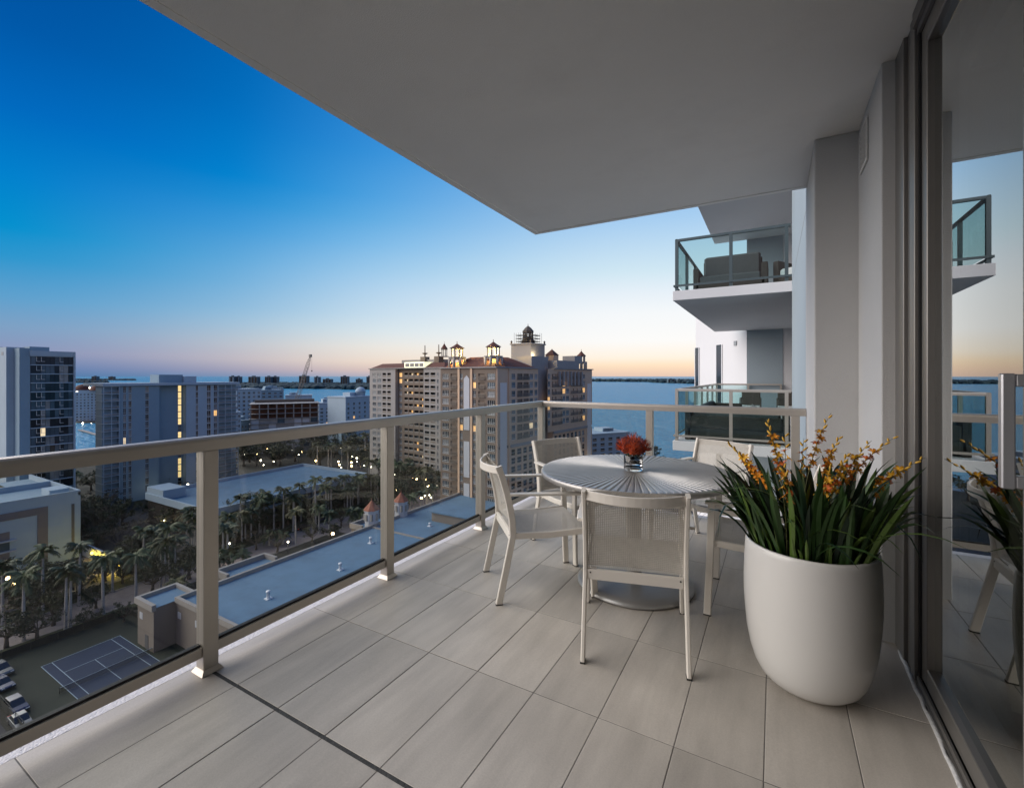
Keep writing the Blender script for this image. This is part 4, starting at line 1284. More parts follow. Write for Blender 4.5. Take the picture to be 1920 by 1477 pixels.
# inner body
q = MB(); q.prism([(0.3, 0.3), (sR1 - .31, 0.3), (sR1 - .31, sF), (0.3, sF)], GZ, ZT - 0.05); q.build('body', M_hb, hotel)
q = MB(); q.prism([(sR2 + .3, 0.3), (sR3 - 0.01, 0.3), (sR3 - 0.01, 22), (sR2 + 1.25, 22), (sR2 + 1.25, 13)], GZ, ZT - 0.05); q.build('body', M_hp, hotel)
q = MB(); q.prism([(0.3, sF), (sR1, sF), (sR1, sF + .01), (.3, sF + .01)], GZ, ZT); q.build('end_wall', M_hb, hotel)
# cornice
q = MB(); q.prism([(-0.6, -0.6), (sR1, -0.6), (sR1, 0.5), (0.5, 0.5), (0.5, sF), (-0.6, sF)], ZT, ZT + 0.4); q.build('cornice', M_hw, hotel)
q = MB(); q.prism([(sR2, -0.6), (sR3 + .3, -0.6), (sR3 + .3, 22), (sR2, 22)], ZT, ZT + 0.4); q.build('cornice', M_hw, hotel)
# hipped roofs
def hip(par, x0, x1, y0, y1, z0, z1, m, inset):
    q = MB(); w_ = min(x1 - x0, y1 - y0) / 2 * inset
    q.add([(x0, y0, z0), (x1, y0, z0), (x1, y1, z0), (x0, y1, z0), (x0 + w_, y0 + w_, z1), (x1 - w_, y0 + w_, z1), (x1 - w_, y1 - w_, z1), (x0 + w_, y1 - w_, z1)],
          [(0, 1, 5, 4), (1, 2, 6, 5), (2, 3, 7, 6), (3, 0, 4, 7), (4, 5, 6, 7), (3, 2, 1, 0)])
    return q.build('roof', m, par)
hip(hotel, 1.0, sR1 - 0.5, 1.0, sF - 0.2, ZT + 0.41, 8.3, M_tile_r, 0.62)
M_lant = mat('cupola_stucco', (0.42, 0.38, 0.32), 0.85, var=0.05)
M_glowp = emis('cupola_uplight', (1.0, 0.80, 0.28), 3.0)
def cupola(x, y, z, r, hd, hl, hr, lit=True, drum=True):
    q = MB(); n = 8
    top = z + hd
    if drum:
        for i in range(n):
            a = pi / 8 + i * pi / 4
            q.lathe([(0.0, 0), (r * .17, 0), (r * .17, hd), (0, hd)], 6, (x + r * .95 * cos(a), y + r * .95 * sin(a)))
            for k_ in range(4): pass
        q.v = [(vx, vy, vz + z) for vx, vy, vz in q.v]
        # arches between the piers
        for i in range(n):
            a0, a1 = pi / 8 + i * pi / 4, pi / 8 + (i + 1) * pi / 4
            pa, pb = Vector((x + r * cos(a0), y + r * sin(a0))), Vector((x + r * cos(a1), y + r * sin(a1)))
            m_ = 8
            for k in range(m_):
                t0, t1 = k / m_, (k + 1) / m_
                f = lambda t: z + hd * (0.45 + 0.38 * sqrt(max(0, 1 - (2 * t - 1) ** 2)))
                A, B2 = pa.lerp(pb, t0), pa.lerp(pb, t1)
                q.face([(A.x, A.y, f(t0)), (B2.x, B2.y, f(t1)), (B2.x, B2.y, top), (A.x, A.y, top)])
        dr_ = q.build('cupola_drum', M_lant, hotel)
    q = MB(); q.lathe([(r * 1.1, top), (r * 1.12, top + .35), (r * .3, top + .36)], 8, (x, y), a0=pi / 8, smooth=False)
    q.lathe([(r * .3, top - .01), (r * 1.1, top)], 8, (x, y), a0=pi / 8, smooth=False)
    lan = q.build('cupola_floor', M_hw, hotel)
    r2 = r * .72
    for i in range(8):
        a = pi / 8 + i * pi / 4
        q = MB(); q.lathe([(r2 * .15, top + .36), (r2 * .12, top + .36 + hl * .8), (r2 * .2, top + .36 + hl * .85), (r2 * .2, top + .36 + hl)], 6, (x + r2 * .92 * cos(a), y + r2 * .92 * sin(a))); q.build('column', M_hw, lan)
    q = MB(); zt = top + .36 + hl
    q.lathe([(r2 * .7, zt - .3), (r2 * 1.1, zt - .3), (r2 * 1.1, zt), (0, zt)], 8, (x, y), a0=pi / 8, smooth=False); q.build('entablature', M_hw, lan)
    q = MB(); q.lathe([(r2 * 1.32, zt + .001), (r2 * .6, zt + hr * .5), (r2 * .05, zt + hr), (r2 * .05, zt + hr + .8), (0, zt + hr + .85)], 8, (x, y), a0=pi / 8, smooth=False)
    q.lathe([(0, zt), (r2 * 1.32, zt + .001)], 8, (x, y), a0=pi / 8, smooth=False); q.build('cupola_roof', M_tile_r, hotel)
    if lit:
        for zz, en in ((top + .9, 420), (z + 1.0, 240)):
            ld = bpy.data.lights.new('cupola_lamp', 'POINT'); ld.energy = en * 17; ld.color = (1.0, 0.66, 0.18); ld.shadow_soft_size = 0.4
            lo = bpy.data.objects.new('cupola_lamp', ld); COL.objects.link(lo); lo.parent = hotel; lo.location = (x, y, zz)
def loc_on(px, d):
    p = Vector(P(px, d)) - Vector(ho)
    return p.dot(U), p.dot(V)
x, y = loc_on(857, 168); cupola(x, y, ZT + .4, 3.1, 3.5, 3.2, 1.7)
x, y = loc_on(925, 160); cupola(x, y, ZT + .4, 3.1, 3.5, 3.2, 1.8)
# big tower with the dark belfry and scaffold
x, y = loc_on(990, 190)
q = MB(); q.box(x - 6, x + 6, y - 6, y + 6, ZT, 8.0); q.build('tower_base', M_hw, hotel)
q = MB(); q.box(x - 5.0, x + 5.0, y - 5.0, y + 5.0, 8.0, 14.2); q.box(x - 5.4, x + 5.4, y - 5.4, y + 5.4, 14.2, 14.7); tb = q.build('tower_block', M_hw, hotel)
for sx_ in (-1, 1):
    for sy_ in (-1, 1):
        q = MB(); q.lathe([(0.35, 14.7), (.3, 15.3), (.5, 15.5), (0, 16.1)], 6, (x + sx_ * 4.9, y + sy_ * 4.9)); q.build('corner_urn', M_hb, tb)
M_belf = mat('belfry_dark', (0.085, 0.075, 0.065), 0.85, var=0.2, vs_=0.8)
q = MB(); q.lathe([(2.9, 14.70), (2.9, 16.15), (2.3, 16.45), (2.3, 17.44), (0, 17.44)], 8, (x, y), a0=pi / 8, smooth=False); q.build('belfry_base', M_belf, hotel)
for i in range(8):
    a = pi / 8 + i * pi / 4
    q = MB(); q.lathe([(.3, 17.44), (.26, 19.19), (.36, 19.41)], 6, (x + 1.95 * cos(a), y + 1.95 * sin(a))); q.build('belfry_column', M_belf, hotel)
q = MB(); q.lathe([(1.3, 19.19), (2.35, 19.19), (2.35, 19.79), (2.5, 19.87), (1.3, 21.31), (.12, 22.23), (.1, 22.99), (0, 23.06)], 8, (x, y), a0=pi / 8, smooth=False); q.lathe([(0, 19.41), (1.3, 19.19)], 8, (x, y)); q.build('belfry_roof', M_belf, hotel)
def flood(px_, d, z, e):
    xx, yy = loc_on(px_, d)
    ld = bpy.data.lights.new('flood_lamp', 'POINT'); ld.energy = e; ld.color = (1.0, .82, .50); ld.shadow_soft_size = .3
    lo = bpy.data.objects.new('flood_lamp', ld); COL.objects.link(lo); lo.parent = hotel; lo.location = (xx, yy, z)
flood(1003, 183, 9.2, 700)
flood(956, 152.5, -45.0, 1500)
flood(1104, 199, -40, 1200)
scaf = thing('scaffold', 'dark scaffold of planks and poles around the hotel belfry', 'scaffold', (ho[0], ho[1], 0), u_ang)
for zz in (15.6, 16.8, 18.1):
    for sx_ in (-1, 1):
        box_part(scaf, 'plank', M_belf, x + sx_ * 3.6 - .8, x + sx_ * 3.6 + .8, y - 3.2, y + 3.2, zz, zz + .1)
        box_part(scaf, 'plank', M_belf, x - 2.75, x + 2.75, y + sx_ * 3.6 - .7, y + sx_ * 3.6 + .7, zz, zz + .1)
for sx_ in (-4.3, -3.0, 3.0, 4.3):
    for sy_ in (-3.9, -1.6, 1.6, 3.9):
        q = MB(); q.tube([(x + sx_, y + sy_, 14.7), (x + sx_, y + sy_, 19.2)], .06, 5); q.build('pole', M_belf, scaf)
x, y = loc_on(1090, 205); cupola(x, y, ZT + .4, 2.3, 2.9, 2.6, 2.2, lit=False)
x, y = loc_on(1035, 196); q = MB(); q.box(x - 2, x + 2, y - 2, y + 2, ZT, 10.2); q.build('turret', M_hp, hotel); q = MB(); q.lathe([(3.2, 10.2), (.1, 12.8), (0, 13.4)], 4, (x, y), a0=pi / 4, smooth=False); q.lathe([(0, 10.19), (3.2, 10.2)], 4, (x, y), a0=pi / 4); q.build('turret_roof', M_tile_r, hotel)
q = MB(); xx, yy = loc_on(1073, 200); q.box(xx - 3.2, xx + 3.2, yy - 3, yy + 3, 7.0, 10.0); q.build('penthouse', M_hw, hotel)
# left wing (set back)
wo_l = Vector(P(697, 235)) - Vector(ho); wr_l = Vector(P(827, 204)) - Vector(ho)
wu = wr_l.dot(U); vL, vR = wo_l.dot(V), wr_l.dot(V)
wing = thing('hotel_wing', 'long pale hotel wing with a grid of balconies and a few lit rooms behind palms', 'building', (ho[0], ho[1], 0), u_ang)
def wv(px): return s_on(px, 1, wu)
Lw = wv(697)
vR = wv(827)
span = lambda a, b2: (Lw - wv(a), Lw - wv(b2))
def wc(lst, z=()): return [(*span(a, b2), k) for a, b2, k in lst]
zr = rows_of(2.9, 15, 2.95, 2.05)
# three planes: projecting white bay, recessed brown centre, white bay
def wing_face(pa, pb, du, cols, mw, seed, lit):
    v0, v1 = wv(pa), wv(pb)
    cc = [(v0 - wv(a), v0 - wv(b2), k) for a, b2, k in cols]
    facade(wing, (wu + du, v0), (wu + du, v1), GZ, 4.9, cc, zr, mw, seed=seed, lit=lit)
wing_face(697, 745, -1.2, [(702.5, 709, 'win'), (711.5, 718.5, 'win'), (721, 727.5, 'balg'), (730, 736.5, 'balg')], M_hw, 21, 0.02)
wing_face(745, 798, 0.6, [(747, 752, 'win'), (756.5, 763, 'balg'), (765, 772.5, 'balg'), (775, 783, 'balg'), (785, 791.5, 'balg')], M_hb, 22, 0.2)
wing_face(798, 830, -1.2, [(800, 808.5, 'balg'), (811, 820, 'balg'), (823, 826, 'win')], M_hw, 23, 0.02)
for px_, d0, d1 in ((745, -1.2, 0.6), (798, -1.2, 0.6)):
    q = MB(); v = wv(px_); q.prism([(wu + d0 + .01, v - .01), (wu + d1, v - .01), (wu + d1, v + .01), (wu + d0 + .01, v + .01)], GZ, 4.9); q.build('return_wall', M_hw, wing)
q = MB(); q.prism([(wu + 2.2, vR - 2), (wu + 20, vR - 2), (wu + 20, Lw - .02), (wu - 1.19, Lw - .02), (wu - 1.19, Lw - .03), (wu + 2.2, Lw - .03)], GZ, 4.85); q.build('body', M_hb, wing)
q = MB(); q.prism([(wu - 1.7, vR - 3), (wu + 20, vR - 3), (wu + 20, Lw + .5), (wu - 1.7, Lw + .5)], 4.9, 5.3); q.build('cornice', M_hw, wing)
# end wall seen edge-on, with its lit stair windows
hip(wing, wu - .8, wu + 16, vR - 3, Lw - .3, 5.31, 7.6, M_tile_r, .5)
M_litpar = emis('parapet_glow', (0.95, 0.95, 0.62), 0.75)  # the parapet itself emits, imitating floodlight falling on it
q = MB(); q.prism([(wu - 1.2, wv(799)), (wu - 1.2, wv(762)), (wu + 4, wv(762)), (wu + 4, wv(799))], 5.31, 7.9); q.build('glowing_parapet', M_litpar, wing)
for k in range(4):
    v0, v1 = wv(764 + k * 8.8), wv(764 + k * 8.8 + 7.2)
    q = MB(); q.box(wu - 1.32, wu - 1.202, v1, v0, 5.7, 7.3); q.build('parapet_panel', M_beige2, wing)
q = MB(); q.box(wu + 6, wu + 14, wv(805), wv(735), 7.3, 9.3); q.build('penthouse', M_hw, wing)
for px_ in (777, 803):
    v = wv(px_); q = MB(); q.box(wu + 5, wu + 8, v - 1.6, v + 1.6, 7.4, 10.6); q.lathe([(0.3, 10.6), (.3, 11.6), (1.6, 12.3), (.25, 12.6), (.2, 16.0), (0, 16.2)], 8, (wu + 6.5, v)); q.build('finial', M_hb, wing)
hh = hotel; hotel = wing
v = wv(809); cupola(wu + 8, v, 9.3, 1.9, 1.0, 3.4, 2.6, lit=False, drum=False)
hotel = hh

# ---------------------------------------------------------------- podium with the blue-grey roof below the balcony
pod = thing('podium_building', 'low beige building with a broad blue-grey roof, parapets and vent pipes', 'building', (-60, 70, GZ))
PZR = 8.0
def pp(name, m, *a, bev=0.0):
    q = MB(); q.box(*a, bev=bev); return q.build(name, m, pod)
# local frame: x = world + 60, y = world - 70, z above street
pp('wall', M_beige, -37, 78, -27, 62, 0, PZR - 0.05)
roof = pp('roof', M_roof_skytint, -36.6, 77.6, -26.6, 61.6, PZR - 0.048, PZR)
pp('parapet', M_beige2, -37.2, -36.62, -27.2, 62, PZR - .2, PZR + 0.75)
pp('parapet', M_beige2, -36.61, 78, -27.2, -26.62, PZR - .2, PZR + 0.75)
pp('roof_seam', M_beige2, -36.6, 30, 20.6, 21.0, PZR + .002, PZR + 0.35)
# lower terrace outside the parapet
pp('terrace_wall', M_beige, -41.5, -37.21, -24, 52, 0, PZR - 2.2)
pp('terrace_roof', M_roof_skytint, -41.2, -37.22, -23.7, 51.7, PZR - 2.19, PZR - 2.1)
pp('terrace_parapet', M_beige2, -41.9, -41.21, -24, 52, PZR - 2.6, PZR - 1.2)
for y0, y1 in ((-15, -4), (22, 33)):
    pp('bay_wall', M_beige, -46.5, -41.92, y0, y1, 0, PZR - 1.8)
    pp('bay_roof', M_roof_skytint, -46.2, -41.93, y0 + .3, y1 - .3, PZR - 1.79, PZR - 1.7)
    pp('bay_parapet', M_beige2, -46.9, -46.21, y0 - .3, y1 + .3, PZR - 2.0, PZR - .6)
    pp('bay_parapet', M_beige2, -46.2, -41.92, y0 - .3, y0 + .3, PZR - 2.0, PZR - .61)
    pp('bay_parapet', M_beige2, -46.2, -41.92, y1 - .3, y1 + .3, PZR - 2.0, PZR - .61)
# end pavilion beside the court
pp('pavilion_wall', M_beige, -43.5, -37.25, -30.5, -24.1, 0, PZR - .05)
pp('pavilion_roof', M_roof_skytint, -43.2, -37.3, -30.2, -24.4, PZR - .049, PZR + .02)
for a in ((-43.9, -43.21, -30.9, -23.8), (-43.2, -37.0, -30.9, -30.21), (-43.2, -37.3, -24.39, -23.8)):
    pp('pavilion_parapet', M_beige2, *a, PZR - .4, PZR + .7)
for k in range(5):
    pp('square_window', M_hpan, -42.6 + k * 6.2, -41.4 + k * 6.2, -30.56 if k < 1 else -27.06, -30.502 if k < 1 else -27.002, 5.0, 6.2)
for k in range(3): pp('square_window', M_hpan, -43.56, -43.502, -29.6 + k * 2.0, -28.6 + k * 2.0, 5.0, 6.2)
pp('doorway', M_wfd, -40.5, -39.3, -30.56, -30.502, 0, 2.6)
# vent pipes on the roof
M_pipe = mat('white_vent_pipe', (0.62, 0.66, 0.70), 0.6, var=0.1, vs_=2)
def vent(px, py, h_=1.3, r=0.32):
    gx, gy = G(px, py, GZ + PZR); lx, ly = gx + 60, gy - 70
    q = MB(); q.box(lx - .55, lx + .55, ly - .55, ly + .55, PZR + .001, PZR + .15); q.lathe([(r, PZR + .15), (r, PZR + h_ * .8), (r * 1.3, PZR + h_ * .82), (r * 1.3, PZR + h_), (0, PZR + h_)], 10, (lx, ly)); q.build('vent_pipe', M_pipe, pod)
for a in ((503, 1122), (638, 1068), (695, 1018), (806, 986), (836, 964), (842, 1000), (876, 986), (836, 978)): vent(*a, h_=1.5 if a[0] < 700 else .9)
# turrets with red conical roofs on the parapet
def turret(px, py):
    gx, gy = G(px, py, GZ + PZR); lx, ly = gx + 60, gy - 70
    q = MB(); q.lathe([(2.0, PZR - .5), (2.0, PZR + 4.0), (2.25, PZR + 4.1), (2.25, PZR + 4.4), (0, PZR + 4.41)], 8, (lx, ly), a0=pi / 8, smooth=False); tr = q.build('turret', M_hpan, pod)
    q = MB(); q.lathe([(2.35, PZR + 4.42), (.9, PZR + 6.0), (.1, PZR + 7.0), (.1, PZR + 7.5), (0, PZR + 7.6)], 8, (lx, ly), a0=pi / 8, smooth=False); q.build('turret_roof', mat_turret, pod)
    for i in range(8):
        a = i * pi / 4
        q = MB(); q.box(lx + 1.86 * cos(a) - .3, lx + 1.86 * cos(a) + .3, ly + 1.86 * sin(a) - .3, ly + 1.86 * sin(a) + .3, PZR + 1.6, PZR + 3.4); q.build('louvre', M_beige2, tr)
mat_turret = mat('turret_terracotta', (0.27, 0.10, 0.06), 0.8, var=0.15, vs_=1.2)
turret(697, 984); turret(752, 966)
q = MB(); gx, gy = G(850, 962, GZ + PZR); lx, ly = gx + 60, gy - 70
q.box(lx - 1, lx + 20, ly - 9, ly - 2, PZR + .001, PZR + 2.6); q.build('roof_annex', M_beige, pod)
q = MB(); q.box(lx - 1.6, lx + 20.5, ly - 9.6, ly - 1.4, PZR + 2.601, PZR + 3.0); q.build('annex_roof', M_roof_skytint, pod)

# ---------------------------------------------------------------- white tower at the left edge
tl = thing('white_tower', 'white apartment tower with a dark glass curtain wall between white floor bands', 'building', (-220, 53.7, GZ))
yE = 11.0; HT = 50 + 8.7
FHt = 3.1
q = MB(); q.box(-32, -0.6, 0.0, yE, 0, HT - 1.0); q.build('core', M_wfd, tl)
for k in range(19):
    z = HT - 1.6 - k * FHt
    box_part(tl, 'floor_band', M_wh, -0.61, 0.15, 0.0, yE, z - .3, z)
    if k < 18:
        for j in range(9):
            y0, y1 = .15 + j * (yE - .3) / 9, .15 + (j + 1) * (yE - .3) / 9
            m = random.Random(k * 31 + j).choice([M_pane, M_pane, M_pane, M_pane2, M_pane2, M_pane3])
            if (k, j) in ((8, 2),): m = M_litw
            q = MB(); q.box(-.59, -.2, y0 + .04, y1 - .04, z - FHt + .001, z - .301, 0); p = q.build('pane', m, tl)
            if j in (1, 2, 6):
                q = MB(); q.box(-.199, -.12, y0 + .1, y1 - .1, z - FHt + 1.0, z - FHt + 1.12); q.box(-.199, -.12, y0 + .1, y0 + .22, z - FHt + 1.121, z - .5); q.build('mullion', M_wfr, p)
box_part(tl, 'roof_band', M_wh, -32, .3, -.2, yE + .2, HT - 1.599, HT)
box_part(tl, 'corner_fin', M_wh, -1.2, .35, yE + .001, yE + .5, 0, HT - .001)
box_part(tl, 'side_wall', M_wh2, -6.0, -.3, -2.6, -.01, 0, HT + .8)  # side walls differ in tone; light and shade are put into the colour
box_part(tl, 'side_wall', M_wh, -18.0, -6.01, -4.4, -.01, 0, HT + 1.2)
box_part(tl, 'side_wall', M_wh2, -34.0, -18.01, -3.2, -.01, 0, HT + 1.6)
box_part(tl, 'roof_plant', M_wh2, -14, -5, 1, 6, HT, HT + 1.6)
box_part(tl, 'wall_vent', M_groove, -11, -9, -4.46, -4.402, HT - 1.6, HT - .4)

# ---------------------------------------------------------------- grey condominium
cd = thing('grey_condominium', 'blue-grey condominium slab with narrow vertical window strips and a lit stair column', 'building', (-222, 78.7, GZ))
CH = 46.0; NF = 16; cfh = CH / NF
def czr(h_): return [(k * cfh + .2, k * cfh + .2 + 2.5) for k in range(NF)]
Lc = 44.0
facade(cd, (0, 0), (0, 13.5), 0, CH, [(1.3, 2.2, 'win'), (3.0, 4.0, 'win'), (8.6, 9.8, 'win')], czr(1.8), M_wh2, lit=.03, seed=31)
facade(cd, (-3, 13.5), (-3, 23.5), 0, CH, [(8.2, 9.5, 'plain')], czr(2.0), M_wh2, lit=.75, seed=32, litm=emis('stair_light', (1.0, .72, .3), .8))
facade(cd, (0, 23.5), (0, 36.5), 0, CH, [(3.8, 4.8, 'win'), (8.4, 10.0, 'win'), (11.3, 12.7, 'win')], czr(1.8), M_wh, lit=.05, seed=33)
q = MB(); q.box(-17, -3.3, 0, 44, 0, CH - .02); q.build('body', M_wh2, cd)
for a in ((-3.3, -.3, 0.0, .2), (-3.0, -.001, 13.3, 13.49), (-3.0, -.001, 23.51, 23.7), (-3.3, -.3, 36.2, 36.49)):
    box_part(cd, 'return_wall', M_wh2, *a, 0, CH - .01)
for sgn, y0, y1, n_ in ((0, -5.0, -.01, 2), (1, 36.5, 45.5, 3)):
    for k in range(NF + 1):
        o = box_part(cd, 'balcony_slab', M_wh, -7, .6, y0, y1, k * cfh - .12, k * cfh + .12)
        if k < NF:
            q = MB(); q.box(.45, .55, y0 + .1, y1 - .1, k * cfh + .95, k * cfh + 1.05)
            for j in range(n_ + 1):
                yj = y0 + .1 + (y1 - y0 - .2) * j / n_; q.box(.38, .58, yj - .1, yj + .1, k * cfh + .121, (k + 1) * cfh - .121)
            q.box(.47, .53, y0 + .2, y1 - .2, k * cfh + .25, k * cfh + .8, 1); q.build('balcony_rail', [M_wh, M_pane3], cd)
    q = MB(); q.box(-7, -1.2, y0 + .1, y1 - .1, 0, CH); q.build('balcony_back', M_wh2, cd)
box_part(cd, 'cornice', M_wh, -18, .9, -5.2, 46, CH + .13, CH + 1.2)
box_part(cd, 'stair_tower', M_wh2, -12, -4, 15, 24, CH + 1.2, CH + 4.6)
box_part(cd, 'lift_house', M_wh, -10, -3, 24.1, 29, CH + 1.2, CH + 3.9)

# ---------------------------------------------------------------- low white building at the left
wb = thing('white_arts_building', 'low white building with mauve recessed panels and a flat walled roof', 'building', (-167, 50.6, GZ))
WH = 18.0
facade(wb, (0, -46), (0, 0), 0, WH, [(1.0, 7.0, 'plain', 0, 4), (9.0, 15.0, 'plain', 0, 4)], [(1, 3.6)], M_wh, seed=41, lit=0)
box_part(wb, 'body', M_wh, -40, -.35, -46, -.02, 0, WH - 1.0)
box_part(wb, 'flat_roof', M_wh2, -40, -.36, -45, -.5, WH - .99, WH - .9)
box_part(wb, 'parapet', M_wh, -40, .0, -.49, .0, WH - .9, WH + .5)
box_part(wb, 'parapet', M_wh, -.5, .001, -46, -.491, WH - .9, WH + .501)
box_part(wb, 'inner_parapet', M_wh, -22, -21.4, -46, -.5, WH - .9, WH + .6)
box_part(wb, 'roof_garden', M_lawn, -34, -22.1, -26, -8, WH - .89, WH - .6)
box_part(wb, 'roof_hatch', M_wh, -9, -3, -5.5, -1.5, WH - .89, WH + 1.0)
box_part(wb, 'frame_panel', M_mauve, .01, .16, -46, -6.6, WH - 4.2, WH - 2.4)
box_part(wb, 'frame_panel', M_mauve, .01, .16, -8.6, -6.6, 1.0, WH - 4.21)
for k in range(4):
    box_part(wb, 'window_band', M_pane2 if k % 2 else M_mauve, .01, .12, -46, -13.6, WH - 9.4 - k * 2.6 + .25, WH - 7.1 - k * 2.6 )
    box_part(wb, 'sun_shelf', M_hpan, .01, .9, -46, -12.5, WH - 9.4 - k * 2.6 - .05, WH - 9.4 - k * 2.6 + .2)
box_part(wb, 'slit_window', M_wfd, .01, .1, -1.9, -1.3, 2.0, WH - 3)
# lit passage wall running towards the court side
pw = thing('lit_garden_wall', 'low wall glowing with a row of yellow wall lamps beside the white building', 'wall', (-166.8, 51.0, GZ))
box_part(pw, 'wall', M_hpan, -1.0, 24, 0.2, .7, 0, 3.4)
M_yel = emis('yellow_lamp', (1.0, .72, .08), 9.0)
for k in range(6):
    xk = 7.0 + k * 3.2
    q = MB(); q.lathe([(0, 1.9), (.28, 2.0), (.34, 2.3), (.2, 2.6), (0, 2.65)], 8, (xk, -.25)); q.build('lamp', M_yel, pw)
    ld = bpy.data.lights.new('wall_lamp', 'POINT'); ld.energy = 200; ld.color = (1.0, .74, .12); ld.shadow_soft_size = .3
    lo = bpy.data.objects.new('wall_lamp', ld); COL.objects.link(lo); lo.parent = pw; lo.location = (xk, -1.0, 2.3)

# ---------------------------------------------------------------- garage with blue roof
ga = thing('parking_garage', 'long low garage with a pale walled blue roof behind the palms', 'building', (-165, 103, GZ))
box_part(ga, 'body', M_dark, -20, 19.4, -29.4, 29.4, 0, 9.0)
box_part(ga, 'deck', M_roof_skytint, -20.3, 19.7, -29.7, 29.7, 9.0, 9.3)
for a in ((-20.8, -20.31, -30, 30), (19.71, 20.2, -30, 30), (-20.3, 19.7, -30.2, -29.71), (-20.3, 19.7, 29.71, 30.2)):
    box_part(ga, 'parapet', M_wh, *a, 8.2, 10.4)
for lv in (0, 1, 2):
    box_part(ga, 'spandrel', M_wh, 19.75, 20.1, -29.6, 29.6, lv * 3.0 + .0, lv * 3.0 + 1.1)
    for k in range(13):
        yk = -29.4 + k * 4.9; box_part(ga, 'pier', M_wh2, 19.5, 20.0, yk - .3, yk + .3, lv * 3 + 1.101, lv * 3 + 3.0 if lv < 2 else 8.2)
box_part(ga, 'stair_block', M_wh, -20.3, -9, -29.7, -23, 9.3, 12.4)

# ---------------------------------------------------------------- background blocks
def block(name, label, pxa, da, pxb, db, ztop, depth, m, ncol, fh, h_=1.7, kind='win', wfrac=.5, lit=.03, seed=1, zb=GZ, side=True, mf=None, roofm=None):
    a, b2 = Vector(P(pxa, da)), Vector(P(pxb, db))
    t = thing(name, label, 'building', (a.x, a.y, zb), atan2(b2.y - a.y, b2.x - a.x))
    L = (b2 - a).length; H = ztop - zb
    n = max(1, int(H / fh)); rows = [(k * fh + .6, k * fh + .6 + h_) for k in range(n) if k * fh + .6 + h_ < H - .3]
    cw = L / ncol
    facade(t, (0, 0), (L, 0), 0, H, [(cw * (i + .5 - wfrac / 2), cw * (i + .5 + wfrac / 2), kind) for i in range(ncol)], rows, m, lit=lit, seed=seed, mf=mf)
    q = MB(); q.prism([(0, .28 if kind == 'win' else 1.6), (L, .28 if kind == 'win' else 1.6), (L, depth), (0, depth)], 0, H - .05); q.build('body', m, t)
    for xx in (0.0, L - .2): box_part(t, 'side_wall', m, xx + (.001 if xx == 0 else -.001), xx + .2, .001, 2.0, 0, H - .01)
    box_part(t, 'roof', roofm or m, -.3, L + .3, -.3, depth + .3, H, H + .7)
    rr = random.Random(seed + 5)
    for k in range(2):
        x0 = L * rr.uniform(.1, .6); box_part(t, 'roof_plant', m, x0, x0 + L * .22, depth * .3, depth * .7, H + .701, H + .7 + rr.uniform(1.5, 3.2))
    return t
def adopt(o, par):
    o.parent = par
    o.matrix_parent_inverse = (Matrix.Translation(par.location) @ Matrix.Rotation(par.rotation_euler.z, 4, 'Z')).inverted()
    return o
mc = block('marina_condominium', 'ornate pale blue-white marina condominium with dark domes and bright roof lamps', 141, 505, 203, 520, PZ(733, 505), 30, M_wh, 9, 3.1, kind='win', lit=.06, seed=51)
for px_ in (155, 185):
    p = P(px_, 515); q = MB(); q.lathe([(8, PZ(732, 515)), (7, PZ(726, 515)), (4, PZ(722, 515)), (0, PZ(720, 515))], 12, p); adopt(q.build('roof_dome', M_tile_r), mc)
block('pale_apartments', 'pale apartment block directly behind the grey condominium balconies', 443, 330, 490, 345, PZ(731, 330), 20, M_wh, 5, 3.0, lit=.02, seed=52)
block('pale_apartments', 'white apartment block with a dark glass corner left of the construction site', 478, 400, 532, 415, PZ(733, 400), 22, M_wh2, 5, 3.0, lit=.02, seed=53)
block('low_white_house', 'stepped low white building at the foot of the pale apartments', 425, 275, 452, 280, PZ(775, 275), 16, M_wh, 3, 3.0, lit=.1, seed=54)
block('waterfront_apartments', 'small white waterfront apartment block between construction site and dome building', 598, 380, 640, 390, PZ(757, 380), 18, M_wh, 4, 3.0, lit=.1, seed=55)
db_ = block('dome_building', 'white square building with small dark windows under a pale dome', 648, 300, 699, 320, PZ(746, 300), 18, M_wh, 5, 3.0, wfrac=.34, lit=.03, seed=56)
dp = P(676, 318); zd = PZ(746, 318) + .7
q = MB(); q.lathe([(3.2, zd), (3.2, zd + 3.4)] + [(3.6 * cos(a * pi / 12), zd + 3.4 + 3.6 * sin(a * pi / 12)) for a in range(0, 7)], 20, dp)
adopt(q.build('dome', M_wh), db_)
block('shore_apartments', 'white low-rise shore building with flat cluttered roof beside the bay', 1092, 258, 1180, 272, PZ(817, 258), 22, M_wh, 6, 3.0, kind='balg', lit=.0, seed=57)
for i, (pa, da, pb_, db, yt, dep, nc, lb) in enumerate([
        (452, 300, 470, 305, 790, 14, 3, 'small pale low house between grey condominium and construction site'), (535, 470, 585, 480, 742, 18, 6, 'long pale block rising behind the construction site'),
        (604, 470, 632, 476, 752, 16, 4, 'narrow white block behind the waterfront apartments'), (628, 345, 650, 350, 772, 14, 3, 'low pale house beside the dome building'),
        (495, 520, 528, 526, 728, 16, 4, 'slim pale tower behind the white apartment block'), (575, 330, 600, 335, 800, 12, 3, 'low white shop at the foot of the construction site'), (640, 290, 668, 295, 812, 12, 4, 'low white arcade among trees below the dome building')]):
    block('background_block', lb, pa, da, pb_, db, PZ(yt, da), dep, M_wh if i % 2 else M_wh2, nc, 3.0, lit=.12, seed=60 + i)
